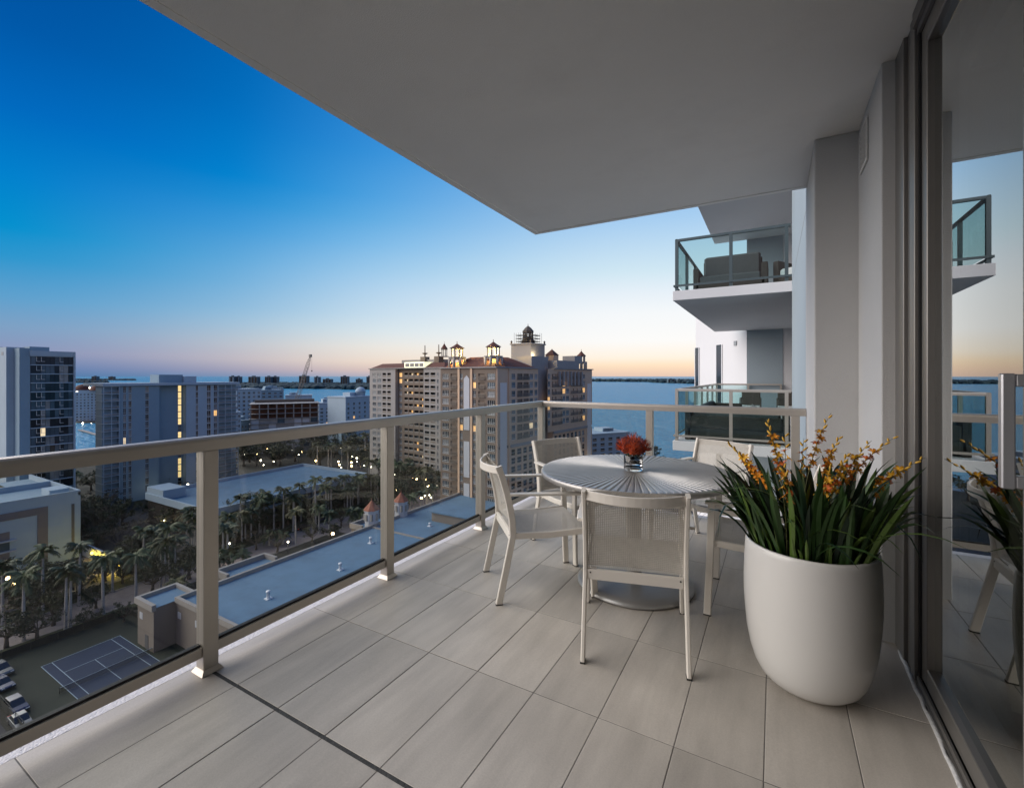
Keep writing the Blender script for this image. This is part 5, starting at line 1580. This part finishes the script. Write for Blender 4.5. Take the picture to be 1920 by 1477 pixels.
# construction site
cs = thing('unfinished_building', 'unfinished concrete frame building with white wrapped lower floors', 'building', (*P(468, 292), GZ), atan2(P(598, 310)[1] - P(468, 292)[1], P(598, 310)[0] - P(468, 292)[0]))
Lk = hypot(P(598, 310)[0] - P(468, 292)[0], P(598, 310)[1] - P(468, 292)[1]); Hk = PZ(752, 292) - GZ
nf = int(Hk / 3.2)
for k in range(nf + 1): box_part(cs, 'floor_slab', M_con, -.4, Lk + .4, -.4, 24, k * 3.2 - .25, k * 3.2)
for k in range(nf):
    for j in range(9):
        xk = .5 + j * (Lk - 1) / 8
        box_part(cs, 'column', M_con, xk - .35, xk + .35, .2, .9, k * 3.2 + .001, k * 3.2 + 2.949)
        box_part(cs, 'column', M_con, xk - .35, xk + .35, 10, 10.7, k * 3.2 + .001, k * 3.2 + 2.949)
    if k < nf - 3:
        for j in range(8):
            xk = .9 + j * (Lk - 1) / 8; w_ = (Lk - 1) / 8 - .8
            rr = random.Random(k * 17 + j)
            box_part(cs, 'infill_panel', rr.choice([M_con, M_hpan, M_pane2, M_con]), xk, xk + w_, .5, .7, k * 3.2 + .001, k * 3.2 + 2.9)
box_part(cs, 'core_wall', M_brz, 2, Lk - 2, 16, 22, 0, nf * 3.2 + 2)
M_rust = mat('formwork_rust', (0.16, 0.085, 0.06), 0.9, var=0.3, vs_=.3)
for k in range(nf - 3, nf): box_part(cs, 'formwork', M_rust, .4, Lk - .4, 5, 5.4, k * 3.2 + .002, k * 3.2 + 2.7)
# crane
cr_b = P(548, 330)
crane = thing('crane', 'lattice boom crane rising above the unfinished building', 'crane', (cr_b[0], cr_b[1], GZ))
tip = Vector((*P(582, 330), PZ(668, 330))) - Vector((cr_b[0], cr_b[1], GZ)); foot = Vector((0, 0, 23.0))
M_crane = mat('crane_paint', (0.16, 0.14, 0.12), 0.6, var=0.1)
ax = (tip - foot).normalized(); sd = ax.cross(Vector((FW.x, FW.y, 0))).normalized(); fd = ax.cross(sd).normalized(); q = MB()
cs4 = [sd * .9 + fd * .9, sd * .9 - fd * .9, -sd * .9 - fd * .9, -sd * .9 + fd * .9]; NL = 16
for c in cs4: q.tube([foot + c * .5, foot.lerp(tip, .15) + c, foot.lerp(tip, .85) + c, tip + c * .3], .13, 4)
for i in range(NL):
    a, b2 = foot.lerp(tip, .08 + .86 * i / NL), foot.lerp(tip, .08 + .86 * (i + 1) / NL)
    for j in range(4): q.tube([a + cs4[j], b2 + cs4[(j + 1) % 4]], .07, 3)
q.build('boom', M_crane, crane)
q = MB(); q.tube([(0, 0, 0), (0, 0, 22)], 1.1, 8); q.box(-3, 3, -2.4, 2.4, 22, 25); q.build('cab', M_crane, crane)
q = MB(); q.box(-1, 1, -.6, .6, -1.0, 1.0); o = q.build('boom_head', M_crane, crane); o.location = tip + Vector((0, 0, .4))
back = foot - sd * 4 + Vector((0, 0, 3))
q = MB(); q.tube([back, tip], .08, 4); q.tube([back, foot], .2, 4); q.build('pendant_line', M_crane, crane)
q = MB(); q.tube([tip + Vector((RT.x, RT.y, 0)) * 1.0, tip + Vector((RT.x, RT.y, 0)) * 1.0 - Vector((0, 0, 10))], .06, 4); q.box(tip.x + RT.x - .3, tip.x + RT.x + .3, tip.y + RT.y - .3, tip.y + RT.y + .3, tip.z - 11, tip.z - 10); q.build('hook_line', M_crane, crane)
# ================================================================== ISLANDS, TREES, LAMPS, CARS
M_isl = mat('island_land_hazy', (0.016, 0.045, 0.058), 0.95, var=0.3, vs_=0.01)  # teal of distance haze put into the land colour
M_wood = mat('far_wood_hazy', (0.014, 0.040, 0.052), 0.95, var=0.4, vs_=0.02)  # same haze put into the wood colour
def island(label, pts, hmax, seed, ntree):
    """low island with a wooded skyline; pts is the shoreline polygon"""
    q = MB(); q.prism(pts, GZ - 3, GZ + 0.6); struct(q.build('island', M_isl))
    rnd = random.Random(seed); q = MB()
    xs_ = [p[0] for p in pts]; ys_ = [p[1] for p in pts]
    def inside(x, y):
        c = False; n = len(pts)
        for i in range(n):
            (x1, y1), (x2, y2) = pts[i], pts[i - 1]
            if (y1 > y) != (y2 > y) and x < (x2 - x1) * (y - y1) / (y2 - y1) + x1: c = not c
        return c
    k = 0; tries = 0
    while k < ntree and tries < ntree * 30:
        tries += 1
        x, y = rnd.uniform(min(xs_), max(xs_)), rnd.uniform(min(ys_), max(ys_))
        if not inside(x, y): continue
        k += 1
        r = rnd.uniform(9, 24); h = hmax * rnd.uniform(.55, 1.15); nn = 7
        base = len(q.v)
        for z, f in ((GZ + .5, 1.0), (GZ + h * .55, 1.05), (GZ + h * .85, .7)):
            for i in range(nn):
                a = 2 * pi * i / nn + rnd.uniform(-.2, .2); rr = r * f * rnd.uniform(.75, 1.2)
                q.v.append((x + rr * cos(a), y + rr * sin(a), z + rnd.uniform(-.06, .06) * h))
        q.v.append((x, y, GZ + h))
        for l in range(2):
            for i in range(nn):
                j = (i + 1) % nn
                q.f.append((base + l * nn + i, base + l * nn + j, base + (l + 1) * nn + j, base + (l + 1) * nn + i)); q.m.append(0); q.s.append(False)
        for i in range(nn):
            q.f.append((base + 2 * nn + i, base + 2 * nn + (i + 1) % nn, base + 3 * nn)); q.m.append(0); q.s.append(False)
    return stuff(q.build('island_wood', M_wood), label, 'wood')
island('dark wooded barrier island stretching along the far side of the bay', [P(310, 1900), P(420, 1750), P(540, 1880), P(620, 1780), P(720, 1700), P(760, 2400), P(600, 2900), P(420, 2900), P(300, 2700), P(240, 2300)], 14, 1, 1500)
island('low wooded key in the bay beside the white tower', [P(150, 3400), P(200, 3500), P(198, 3900), P(120, 4000), P(100, 3500)], 14, 2, 260)
island('thin wooded island close under the horizon', [P(150, 5600), P(256, 5400), P(250, 6300), P(120, 6500)], 16, 3, 300)
island('wooded spit behind the grey condominium roof', [P(238, 2050), P(330, 1900), P(335, 2300), P(250, 2450)], 12, 4, 240)
island('long low wooded point on the far right shore of the bay', [P(1090, 4300), P(1215, 3900), P(1225, 3500), P(1300, 2950), P(1420, 2700), P(1560, 2800), P(1560, 4600), P(1090, 5200)], 22, 5, 1500)
M_far = mat('far_tower_paint', (0.07, 0.11, 0.14), 0.8, var=0.1, vs_=0.02)
def far_tower(label, px, d, wpx, ytop, pale=False):
    a = P(px - wpx / 2, d); b2 = P(px + wpx / 2, d); H = PZ(ytop + 2.5, d) - GZ
    t = thing('island_tower', label, 'building', (a[0], a[1], GZ), TH, 'towers on the far islands')
    L = hypot(b2[0] - a[0], b2[1] - a[1])
    q = MB(); q.box(0, L, 0, 30, 0, H); q.box(L * .3, L * .6, 8, 20, H, H + 5); q.build('wall', M_far, t)
    n = max(3, int(L / 14)); 
    for i in range(n):
        x0 = L * (i + .18) / n; q = MB(); q.box(x0, x0 + L / n * .5, -.8, -.05, 3, H - 4); q.build('window_strip', M_wh2 if (pale and i % 2 == 0) else M_dark, t)
FT = ['pale striped twin apartment tower on the barrier island, its wider half', 'pale striped twin apartment tower on the barrier island, its narrower half', 'widest dark apartment block on the barrier island', 'dark island block between the widest block and its slim neighbour', 'dark island block standing just left of the crane boom', 'tall dark island block directly behind the crane boom',
      'pale striped island tower right of the crane boom', 'large dark island block behind the dome building', 'small dark island block beside the hotel wing roof', 'low long island block between crane and dome building', 'low island block beside the hotel wing',
      'dark block on the low key beside the white tower', 'dark block on the thin island under the horizon', 'wider dark tower on the far right point', 'narrow dark tower on the far right point', 'low dark block on the far right point beside the neighbouring tower', 'tiny tower near the middle of the far right point']
for i, (px, d, w_, yt, pl) in enumerate([(434, 2500, 10, 703, 1), (445, 2520, 7, 703.5, 1), (474, 2500, 17, 703.5, 0), (502, 2520, 11, 703.5, 0), (514, 2550, 10, 703.5, 0), (568, 2300, 15, 702, 0), (593, 2500, 9, 704, 1), (645, 2300, 13, 703, 0), (691, 2300, 8, 703.5, 0), (613, 2600, 16, 708, 0), (672, 2500, 10, 708, 0),
                                      (176, 3600, 9, 703, 0), (208, 5700, 10, 703.5, 0), (1259, 3300, 12, 708, 0), (1275, 3350, 8, 708.5, 0), (1290, 3200, 12, 710.5, 0), (1174, 4300, 4, 709, 0)]):
    far_tower(FT[i], px, d, w_, yt, pl)
# ---------------------------------------------------------------- palms
M_trunk = mat('palm_trunk', (0.36, 0.35, 0.335), 0.9, var=0.2, vs_=3, stretch=(1, 1, 4))
M_shaft = mat('palm_crownshaft', (0.10, 0.15, 0.05), 0.6, var=0.2, vs_=3)
M_frond = [mat('palm_frond', (0.055, 0.080, 0.028), 0.6, var=0.4, vs_=0.8), mat('palm_frond_olive', (0.085, 0.085, 0.032), 0.65, var=0.4, vs_=0.8), mat('palm_frond_deep', (0.030, 0.055, 0.026), 0.6, var=0.4, vs_=0.8)]
def palm_crown(seed, nf, L, m):
    rnd = random.Random(seed); q = MB()
    for k in range(nf):
        a = 2 * pi * k / nf + rnd.uniform(-.25, .25)
        up = rnd.uniform(-.05, 1.15); ll = L * rnd.uniform(.8, 1.1)
        dr = Vector((cos(a), sin(a), 0)); sd_ = Vector((-sin(a), cos(a), 0))
        rib = []
        for i in range(8):
            t = i / 7
            hz = ll * (t * cos(up * .8) - .05 * t * t); vz = ll * (t * sin(up) - (0.5 + .25 * (1 - up)) * t * t)
            rib.append(dr * hz + Vector((0, 0, vz)))
        q.tube(rib, .05, 3, 0, scale=[1.2 - .13 * i for i in range(8)], cap=False)
        n = 17
        for i in range(n):
            t = .1 + .88 * i / (n - 1); j = min(6, int(t * 7)); p = rib[j].lerp(rib[j + 1], t * 7 - j)
            tg = (rib[j + 1] - rib[j]).normalized()
            lw = ll * .30 * (1 - abs(t - .4) * 1.1) * rnd.uniform(.8, 1.15) + .18
            for s in (-1, 1):
                d_ = (sd_ * s * .85 + tg * .5 + Vector((0, 0, -.30 + rnd.uniform(-.25, .25)))).normalized()
                e = tg * .11
                q.face([p - e, p + e, p + d_ * lw * .6 + e * .9 + Vector((0, 0, -.05)), p + d_ * lw + Vector((0, 0, -.2 * lw))], 0)
    return q.mesh('crown', m)
def palm_trunk(H, r):
    q = MB()
    prof = [(r * 1.5, 0), (r * 1.15, .6), (r, H * .2), (r * 1.08, H * .5), (r * .8, H * .85), (r * .72, H)]
    q.lathe(prof, 9); q.lathe([(r * .74, H), (r * .95, H + .4), (r * .5, H + 1.6), (r * .3, H + 1.9)], 9, m=1)
    return q.mesh('trunk', [M_trunk, M_shaft])
crowns = [palm_crown(100 + k, 15 + k % 4, 3.3, M_frond[k % 3]) for k in range(6)]
trunk_me = palm_trunk(10.0, 0.24)
short_tr = palm_trunk(10.0, 0.36)
rp = random.Random(9)
def palm(x, y, H, label, group, cs=1.0, z=GZ, thick=False):
    t = thing('palm_tree', label, 'palm tree', (x, y, z), rp.uniform(0, 6.28), group)
    put('trunk', short_tr if thick else trunk_me, t, None, (rp.uniform(-.02, .02), rp.uniform(-.02, .02), 0), (1, 1, H / 11.6))
    put('crown', crowns[rp.randrange(6)], t, (0, 0, H * .985), (rp.uniform(-.06, .06), rp.uniform(-.06, .06), 0), cs * rp.uniform(.9, 1.12))
    return t
def palm_px(px, py, pc, label, group, cs=1.0):
    x, y = G(px, py); d = 50 * FP / (py - 705); palm(x, y, (py - pc) * d / FP, label, group, cs)
G1 = 'royal palms along the brick street'
L1 = 'tall royal palm with pale trunk on the brick street by the white building'
for a in ((5, 1172, 1062), (44, 1200, 1075), (80, 1150, 1030), (123, 1180, 1066), (148, 1131, 1022), (194, 1152, 1045), (211, 1109, 1038), (255, 1126, 1040), (269, 1070, 990), (318, 1085, 985), (301, 1102, 1020), (329, 1092, 1012), (131, 1176, 1075), (310, 1104, 1012)):
    palm_px(*a, L1, G1)
L2 = 'tall royal palm with pale trunk in the row between garage and podium roof'
for a in ((361, 1048, 955), (451, 1012, 932), (496, 1001, 924), (531, 997, 917), (555, 1020, 957), (561, 978, 909), (592, 983, 897), (621, 968, 897), (646, 956, 894), (671, 951, 895), (696, 943, 893), (489, 1003, 945), (419, 1060, 985), (428, 1066, 990), (460, 1018, 975), (598, 1000, 950), (617, 1003, 962), (662, 985, 957), (674, 984, 960), (667, 983, 965), (350, 1040, 960)):
    palm_px(*a, L2, G1)
L3 = 'palm in the dark park in front of the hotel wing'
rg = random.Random(41)
for k in range(46):
    px = rg.uniform(585, 828); py = rg.uniform(868, 925) if px > 690 else rg.uniform(848, 885)
    palm_px(px, py, py - rg.uniform(34, 52), L3, 'palms in the park before the hotel', cs=1.05)
L4 = 'short bushy palm beside the brick street'
for a in ((430, 1070, 1035), (437, 1066, 1030), (412, 1078, 1050), (455, 1072, 1040), (505, 1022, 1000), (530, 1020, 1002), (160, 1090, 1062), (172, 1086, 1060), (185, 1083, 1058), (232, 1077, 1050), (250, 1072, 1050), (330, 1130, 1090), (136, 1095, 1066)):
    palm_px(*a, L4, 'short palms by the street', cs=.95)
for a in ((143, 915, 888), (790, 962, 925), (800, 955, 918), (770, 968, 930), (812, 948, 915), (735, 975, 940), (826, 930, 905)):
    palm_px(*a, 'palm in the planting behind the podium turrets' if a[0] > 700 else 'lone palm before the tan wall by the white tower', 'palms near the hotel entrance' if a[0] > 700 else 'lone palms')

# ---------------------------------------------------------------- broadleaf trees
M_bark = mat('bark', (0.10, 0.085, 0.07), 0.9, var=0.3, vs_=4)
M_fol = [mat('foliage_olive', (0.055, 0.060, 0.026), 0.7, var=0.45, vs_=0.9), mat('foliage_dark', (0.030, 0.042, 0.022), 0.7, var=0.45, vs_=0.9), mat('foliage_brown', (0.075, 0.062, 0.038), 0.75, var=0.4, vs_=0.9)]
def tree_mesh(seed, nclump, per, spread, hgt, bare):
    rnd = random.Random(seed); tr, cr_ = MB(), MB()
    tr.tube([(0, 0, 0), (.1, .05, hgt * .18), (.05, .1, hgt * .36)], .32, 7, scale=[1.3, 1, .8])
    tips = []
    for k in range(11):
        a = k * 2.4 + rnd.uniform(-.4, .4); r = spread * rnd.uniform(.35, .95); z = hgt * rnd.uniform(.5, .95)
        s0 = Vector((.05, .1, hgt * rnd.uniform(.22, .36))); e = Vector((r * cos(a), r * sin(a), z)); m_ = s0.lerp(e, .5) + Vector((0, 0, -.08 * hgt))
        tr.tube([s0, m_, e], .15, 5, scale=[1, .65, .25]); tips += [e, m_.lerp(e, .5)]
        for b2 in range(3):
            e2 = e + Vector((rnd.uniform(-1, 1), rnd.uniform(-1, 1), rnd.uniform(-.3, .8))) * spread * .3; tr.tube([m_.lerp(e, .6), e2], .05, 4, scale=[1, .3]); tips.append(e2)
    for k in range(nclump):
        c = rnd.choice(tips) + Vector((rnd.gauss(0, .35), rnd.gauss(0, .35), rnd.gauss(0, .25))) * spread * .35
        rad = spread * rnd.uniform(.13, .26)
        for i in range(per):
            p = c + Vector((rnd.gauss(0, .5), rnd.gauss(0, .5), rnd.gauss(0, .38))) * rad
            u_ = Vector((rnd.uniform(-1, 1), rnd.uniform(-1, 1), rnd.uniform(-.6, .6))).normalized(); v_ = u_.cross(Vector((rnd.uniform(-1, 1), rnd.uniform(-1, 1), rnd.uniform(-1, 1)))).normalized()
            s = rnd.uniform(.14, .30)
            cr_.face([p - u_ * s, p + v_ * s * .5, p + u_ * s, p - v_ * s * .5])
    return tr.mesh('trunk', M_bark), cr_
trees = []
for k in range(6):
    bare = k >= 4
    a, c = tree_mesh(200 + k, 34 if not bare else 16, 46 if not bare else 22, 3.6, 7.0, bare)
    trees.append((a, c.mesh('crown', M_fol[(0, 1, 1, 0, 2, 2)[k]])))
rt = random.Random(8)
def tree(x, y, s, label, group, kinds=(0, 1, 2, 3)):
    k = rt.choice(kinds); t = thing('broadleaf_tree', label, 'tree', (x, y, GZ), rt.uniform(0, 6.28), group)
    put('trunk', trees[k][0], t, None, None, s); put('crown', trees[k][1], t, None, None, s)
def tpx(px, py, s, label, group, kinds=(0, 1, 2, 3)):
    x, y = G(px, py); tree(x, y, s, label, group, kinds)
for a in ((12, 1215, 1.0), (60, 1165, 1.1), (100, 1172, .9), (70, 1200, .9), (20, 1130, 1.1), (55, 1120, 1.2), (105, 1125, 1.1), (180, 1140, .7), (285, 1112, 1.0), (165, 1175, .6), (275, 1090, .9), (340, 1110, 1.0), (355, 1085, 1.1), (232, 1165, .5)):
    tpx(*a, 'scrubby olive tree among the street palms near the tennis court', 'trees by the tennis court')
for a in ((170, 985, 1.3), (190, 975, 1.4), (210, 1000, 1.2), (230, 985, 1.2), (290, 975, 1.2), (320, 970, 1.3), (310, 1000, 1.1), (345, 985, 1.1), (260, 1010, 1.0), (225, 1030, .9), (300, 1030, 1.0), (180, 1010, 1.1)):
    tpx(*a, 'low dark tree in the yard between white building and garage', 'trees in the yard', (0, 1, 2, 4))
for a in ((275, 925, 1.3), (300, 920, 1.5), (325, 918, 1.4), (345, 935, 1.0)):
    tpx(*a, 'bare spreading tree below the grey condominium', 'bare trees below the grey condominium', (4, 5))
for a in ((440, 1000, 1.3), (470, 985, 1.5), (500, 975, 1.4), (540, 985, 1.2), (575, 965, 1.3), (610, 955, 1.2), (640, 948, 1.2), (480, 1030, .8), (520, 1035, .8), (585, 1015, .7), (620, 1010, .8), (640, 985, .8), (680, 940, 1.3), (700, 930, 1.3), (545, 960, 1.2), (590, 945, 1.2), (690, 960, 1.0)):
    tpx(*a, 'leafy tree growing along the garage wall behind the street palms', 'trees along the garage', (0, 1, 2, 4))
for k in range(44):
    px = rt.uniform(440, 700); py = rt.uniform(838, 878)
    tpx(px, py, rt.uniform(1.2, 1.9), 'dark tree in the park beyond the garage roof', 'park trees')
for k in range(26):
    px = rt.uniform(700, 830); py = rt.uniform(880, 950)
    tpx(px, py, rt.uniform(.9, 1.4), 'dark tree by the hotel entrance drive', 'trees by the hotel drive')
for k in range(8):
    tpx(rt.uniform(205, 300) - 60 * (k % 2), rt.uniform(905, 925) + 14 * (k % 2), 1.2, 'dark shrubby tree at the foot of the grey condominium', 'trees under the condominiums', (1, 2))
for k in range(12):
    tpx(1100 + 18 * k, rt.uniform(862, 900), rt.uniform(.9, 1.3), 'shore tree beside the low-rise building on the bay', 'shore trees')
for k in range(34):
    yk = 72 + k * 1.85
    tree(-141.2 + rt.uniform(-1.6, 1.6), yk, rt.uniform(.75, 1.15), 'leafy tree growing along the garage wall behind the street palms', 'trees along the garage', (0, 1, 2, 4))
for k in range(26):
    tree(-139 + rt.uniform(-14, 3), rt.uniform(8, 62), rt.uniform(.7, 1.1), 'scrubby olive tree among the street palms near the tennis court', 'trees by the tennis court')
for k in range(22):
    palm(-136.5 + rp.uniform(-3, 2.5), 56 + k * 3.6 + rp.uniform(-1, 1), rp.uniform(7.5, 12), L2, G1)
for k in range(20):
    tree(rt.uniform(-215, -172), rt.uniform(55, 72), rt.uniform(.8, 1.2), 'low dark tree in the yard between white building and garage', 'trees in the yard', (0, 1, 2, 4))
# clipped hedge rows (one mass each)
M_hedge = mat('hedge', (0.035, 0.045, 0.022), 0.9, var=0.5, vs_=1.5, bump=1.0, bs=6)
rh = random.Random(6)
def hedge(name, x0, x1, y0, y1, h, n, label):
    q = MB(); q.box(x0, x1, y0, y1, GZ, GZ + h * .8)
    for k in range(n):
        p = Vector((rh.uniform(x0 - .1, x1 + .1), rh.uniform(y0, y1), GZ + h * rh.uniform(.3, 1.0))); s = rh.uniform(.2, .45)
        u_ = Vector((rh.uniform(-1, 1), rh.uniform(-1, 1), rh.uniform(-1, 1))).normalized(); v_ = u_.cross(Vector((rh.uniform(-1, 1), rh.uniform(-1, 1), 1))).normalized()
        q.face([p - u_ * s, p + v_ * s * .6, p + u_ * s, p - v_ * s * .6])
    stuff(q.build(name, M_hedge), label, 'hedge')
hedge('hedge', -137.6, -136.2, 0, 46, 1.3, 1500, 'low clipped hedge along the street lawn by the white building')
hedge('hedge', -137.6, -135.8, 52, 130, 1.4, 2200, 'clipped hedge along the street between garage and palms')
hedge('hedge', -144.0, -142.6, 74, 132, 2.6, 2200, 'tall hedge against the garage wall')

# ---------------------------------------------------------------- street lamps
M_lp = mat('lamp_post_dark', (0.03, 0.03, 0.03), 0.5, var=0)
M_globe_w = emis('lamp_globe_white', (1.0, .90, .68), 22.0)
M_globe_y = emis('lamp_globe_warm', (1.0, .66, .28), 22.0)
def lamp_mesh(mg, r):
    q = MB(); q.tube([(0, 0, 0), (0, 0, 4.6)], .07, 6); pole = q.mesh('post', M_lp)
    q = MB(); q.lathe([(0, 4.6), (r * .7, 4.6 + r * .3), (r, 4.6 + r), (r * .7, 4.6 + r * 1.7), (0, 4.6 + r * 2)], 8); return pole, q.mesh('globe', mg)
lm = [lamp_mesh(M_globe_w, .40), lamp_mesh(M_globe_y, .42), lamp_mesh(M_globe_w, .22)]
def lamp(px, py, k, label, group, lit=0):
    """py is where the globe is seen"""
    z = GZ + 4.9; x, y = G(px, py, z)
    t = thing('street_lamp', label, 'street lamp', (x, y, GZ), 0, group); put('post', lm[k][0], t); put('globe', lm[k][1], t)
    if lit:
        ld = bpy.data.lights.new('lamp_light', 'POINT'); ld.energy = lit; ld.color = (1, .8, .5); ld.shadow_soft_size = .3
        lo = bpy.data.objects.new('lamp_light', ld); COL.objects.link(lo); lo.parent = t; lo.location = (0, 0, 4.9)
LH = 'lit globe lamp in the row along the hotel drive'
for px, py, k in ((744, 850.5, 0), (756, 851.5, 1), (768, 853, 0), (780, 854.5, 1), (795, 862, 1), (799, 866, 0), (751, 856, 2), (763, 857.5, 2), (775, 860, 0), (760, 860, 2), (810, 863, 2), (824, 864, 2)):
    lamp(px, py, k, LH, 'lamps along the hotel drive', 900 if k < 2 else 0)
LG = 'lit globe lamp among the park palms'
for px, py, k in ((680, 850, 1), (688, 849, 0), (701, 848, 1), (669, 859, 0), (659, 867, 1), (669, 865, 2), (696, 875, 2), (600, 811, 0), (450, 843, 0), (513, 865, 2), (559, 880, 2), (470, 847, 2), (683, 872, 2), (560, 852, 2), (640, 876, 2), (548, 843, 2)):
    lamp(px, py, k, LG, 'lamps in the park', 700 if k < 2 else 0)
for px, py, k in ((774, 895, 1), (790, 890, 0), (790, 934, 1), (802, 911, 2), (824, 881, 2), (749, 878, 2), (808, 932, 2), (796, 929, 0)):
    lamp(px, py, k, 'lit globe lamp at the hotel entrance behind the podium', 'lamps at the hotel entrance', 1200 if k < 2 else 0)
for px, py, k in ((287, 915, 0), (352, 908, 0)):
    lamp(px, py, k, 'bright lamp among bare trees below the grey condominium', 'lamps below the condominium', 900)
for px, py, k in ((307, 975, 2), (343, 985, 2), (310, 960, 2), (291, 1145, 2), (447, 898, 1), (143, 1070, 2), (15, 1085, 1), (25, 1095, 1), (430, 1018, 2), (624, 1001, 1), (540, 1015, 2)):
    lamp(px, py, k, 'small lit lamp among the street palms', 'small street lamps', 500)
rl = random.Random(77)
for k in range(22):
    lamp(rl.uniform(445, 700), rl.uniform(812, 875), rl.choice((1, 1, 2, 0)), LG, 'lamps in the park', 0)
for k in range(16):
    lamp(rl.uniform(735, 826), rl.uniform(852, 930), rl.choice((1, 1, 2)), LH if False else 'lit globe lamp at the hotel entrance behind the podium', 'lamps at the hotel entrance', 0)
for px, py in ((144, 734), (168, 727), (201, 732), (155, 793), (171, 794), (184, 793), (198, 792), (140, 790)):
    d = 497; x, y = P(px, d); q = MB(); q.lathe([(0, -.6), (.7, 0), (0, .6)], 8); o = q.build('marina_lamp', M_globe_w); o.location = (x, y, PZ(py, d)); tag(o, 'bright white lamp at the marina condominium across the inlet', 'lamp', 'marina lamps')

# ---------------------------------------------------------------- cars
M_tyre = mat('tyre', (0.015, 0.015, 0.015), 0.8, var=0); M_cglass = mat('car_glass', (0.02, 0.025, 0.03), 0.05, var=0, spec=.8)
M_lamp_r = emis('tail_lamp', (.5, .02, .01), .3); M_lamp_w = mat('headlamp', (.6, .62, .65), .2, var=0)
car_cols = {'silver': (0.12, 0.135, 0.15), 'dark blue': (0.02, 0.035, 0.085), 'black': (0.015, 0.015, 0.018), 'white': (0.22, 0.235, 0.25), 'bright blue': (0.02, 0.07, 0.28), 'grey': (0.14, 0.15, 0.16)}
def car_meshes(suv):
    h0, h1 = (.95, 1.65) if suv else (.82, 1.42)
    side = [(-2.25, .32), (-2.3, .6), (-2.2, h0 * .98), (-1.55, h0 + .02), (1.0, h0 + .02), (1.95, h0 * .86), (2.28, .62), (2.25, .32)]
    cab = [(-2.05 if suv else -1.7, h0), (-1.7 if suv else -1.05, h1), (.15, h1), (1.05, h0)]
    def extr(poly, w0, w1):
        q = MB(); n = len(poly)
        L = [(x, -w0 if i in (0, n - 1) or True else 0, z) for i, (x, z) in enumerate(poly)]
        zt = max(z for _, z in poly); zb = min(z for _, z in poly)
        f = lambda z: w0 + (w1 - w0) * (z - zb) / (zt - zb)
        A = [(x, -f(z), z) for x, z in poly]; B = [(x, f(z), z) for x, z in poly]
        q.add(A + B, [tuple(range(n))[::-1], tuple(range(n, 2 * n))] + [(i, (i + 1) % n, n + (i + 1) % n, n + i) for i in range(n)])
        return q
    body = extr(side, .90, .84); roof = extr([(cab[1][0] + .05, h1 - .03), (cab[1][0] + .1, h1 + .03), (cab[2][0] - .1, h1 + .03), (cab[2][0] - .02, h1 - .03)], .68, .62)
    return body, extr(cab, .80, .66), roof
car_m = {}
for suv in (0, 1):
    body, cab, roof = car_meshes(suv)
    car_m[suv, 'cab'] = cab.mesh('windows', M_cglass)
    for cname, c in car_cols.items():
        pm2 = bpy.data.materials.get('paint_' + cname) or mat('paint_' + cname, c, .25, metal=.3, var=.02, coat=.6)
        car_m[suv, 'body', cname] = body.mesh('body', pm2); car_m[suv, 'roof', cname] = roof.mesh('roof', pm2)
q = MB(); q.lathe([(0, -.1), (.2, -.11), (.33, -.1), (.33, .1), (.2, .11), (0, .1)], 14); wheel_me = q.mesh('wheel', M_tyre)
q = MB(); q.box(-.03, .03, -.2, .2, -.07, .07); hl_me = q.mesh('headlight', M_lamp_w); tl_me = q.mesh('tail_light', M_lamp_r)
def car(x, y, rz, col, suv, label, group):
    t = thing('parked_car', label, 'car', (x, y, GZ + .03), rz, group)
    put('body', car_m[suv, 'body', col], t); put('windows', car_m[suv, 'cab'], t); put('roof', car_m[suv, 'roof', col], t)
    for sx_ in (-1.4, 1.4):
        for sy_ in (-.8, .8): put('wheel', wheel_me, t, (sx_, sy_, .33), (radians(90), 0, 0))
    for sy_ in (-.6, .6): put('headlight', hl_me, t, (2.25, sy_, .66)); put('tail_light', tl_me, t, (-2.27, sy_, .72))
for px, py, rz, col, suv, label in ((2, 1262, .1, 'grey', 1, 'grey car parked beside the tennis court hedge'), (4, 1288, .1, 'dark blue', 0, 'dark blue car parked beside the hedge, next to the grey car'), (30, 1330, 0.05, 'dark blue', 1, 'dark blue car in the car park below the tennis court'),
                                    (38, 1358, 0, 'silver', 0, 'silver car in the car park under the railing'), (50, 1385, 0, 'white', 0, 'pale car half hidden by the bottom rail of the railing'), (60, 1420, 0, 'bright blue', 0, 'bright blue car showing beneath the railing'), (20, 1436, 0, 'dark blue', 0, 'dark blue car beneath the railing beside the bright blue car'),
                                    (570, 992, 1.5, 'black', 1, 'black van parked on the brick street under the palms'), (601, 976, 1.5, 'dark blue', 0, 'dark blue car on the brick street under the palms'), (645, 963, 1.5, 'black', 0, 'black car on the brick street before the turrets'),
                                    (760, 905, .8, 'black', 0, 'black car waiting on the hotel drive'), (779, 905, .7, 'silver', 0, 'silver car on the hotel drive near the lamps'), (758, 948, 1.2, 'black', 1, 'black vehicle beside the turret at the hotel entrance'), (748, 912, .9, 'white', 0, 'white car among trees at the hotel drive'),
                                    (222, 950, .2, 'black', 0, 'black car in the yard below the grey condominium'), (205, 958, .2, 'grey', 1, 'grey car in the yard below the grey condominium'), (670, 878, .4, 'white', 0, 'white car at the park edge behind the garage')):
    x, y = G(px, py); car(x, y, rz, col, suv, label, 'parked cars')
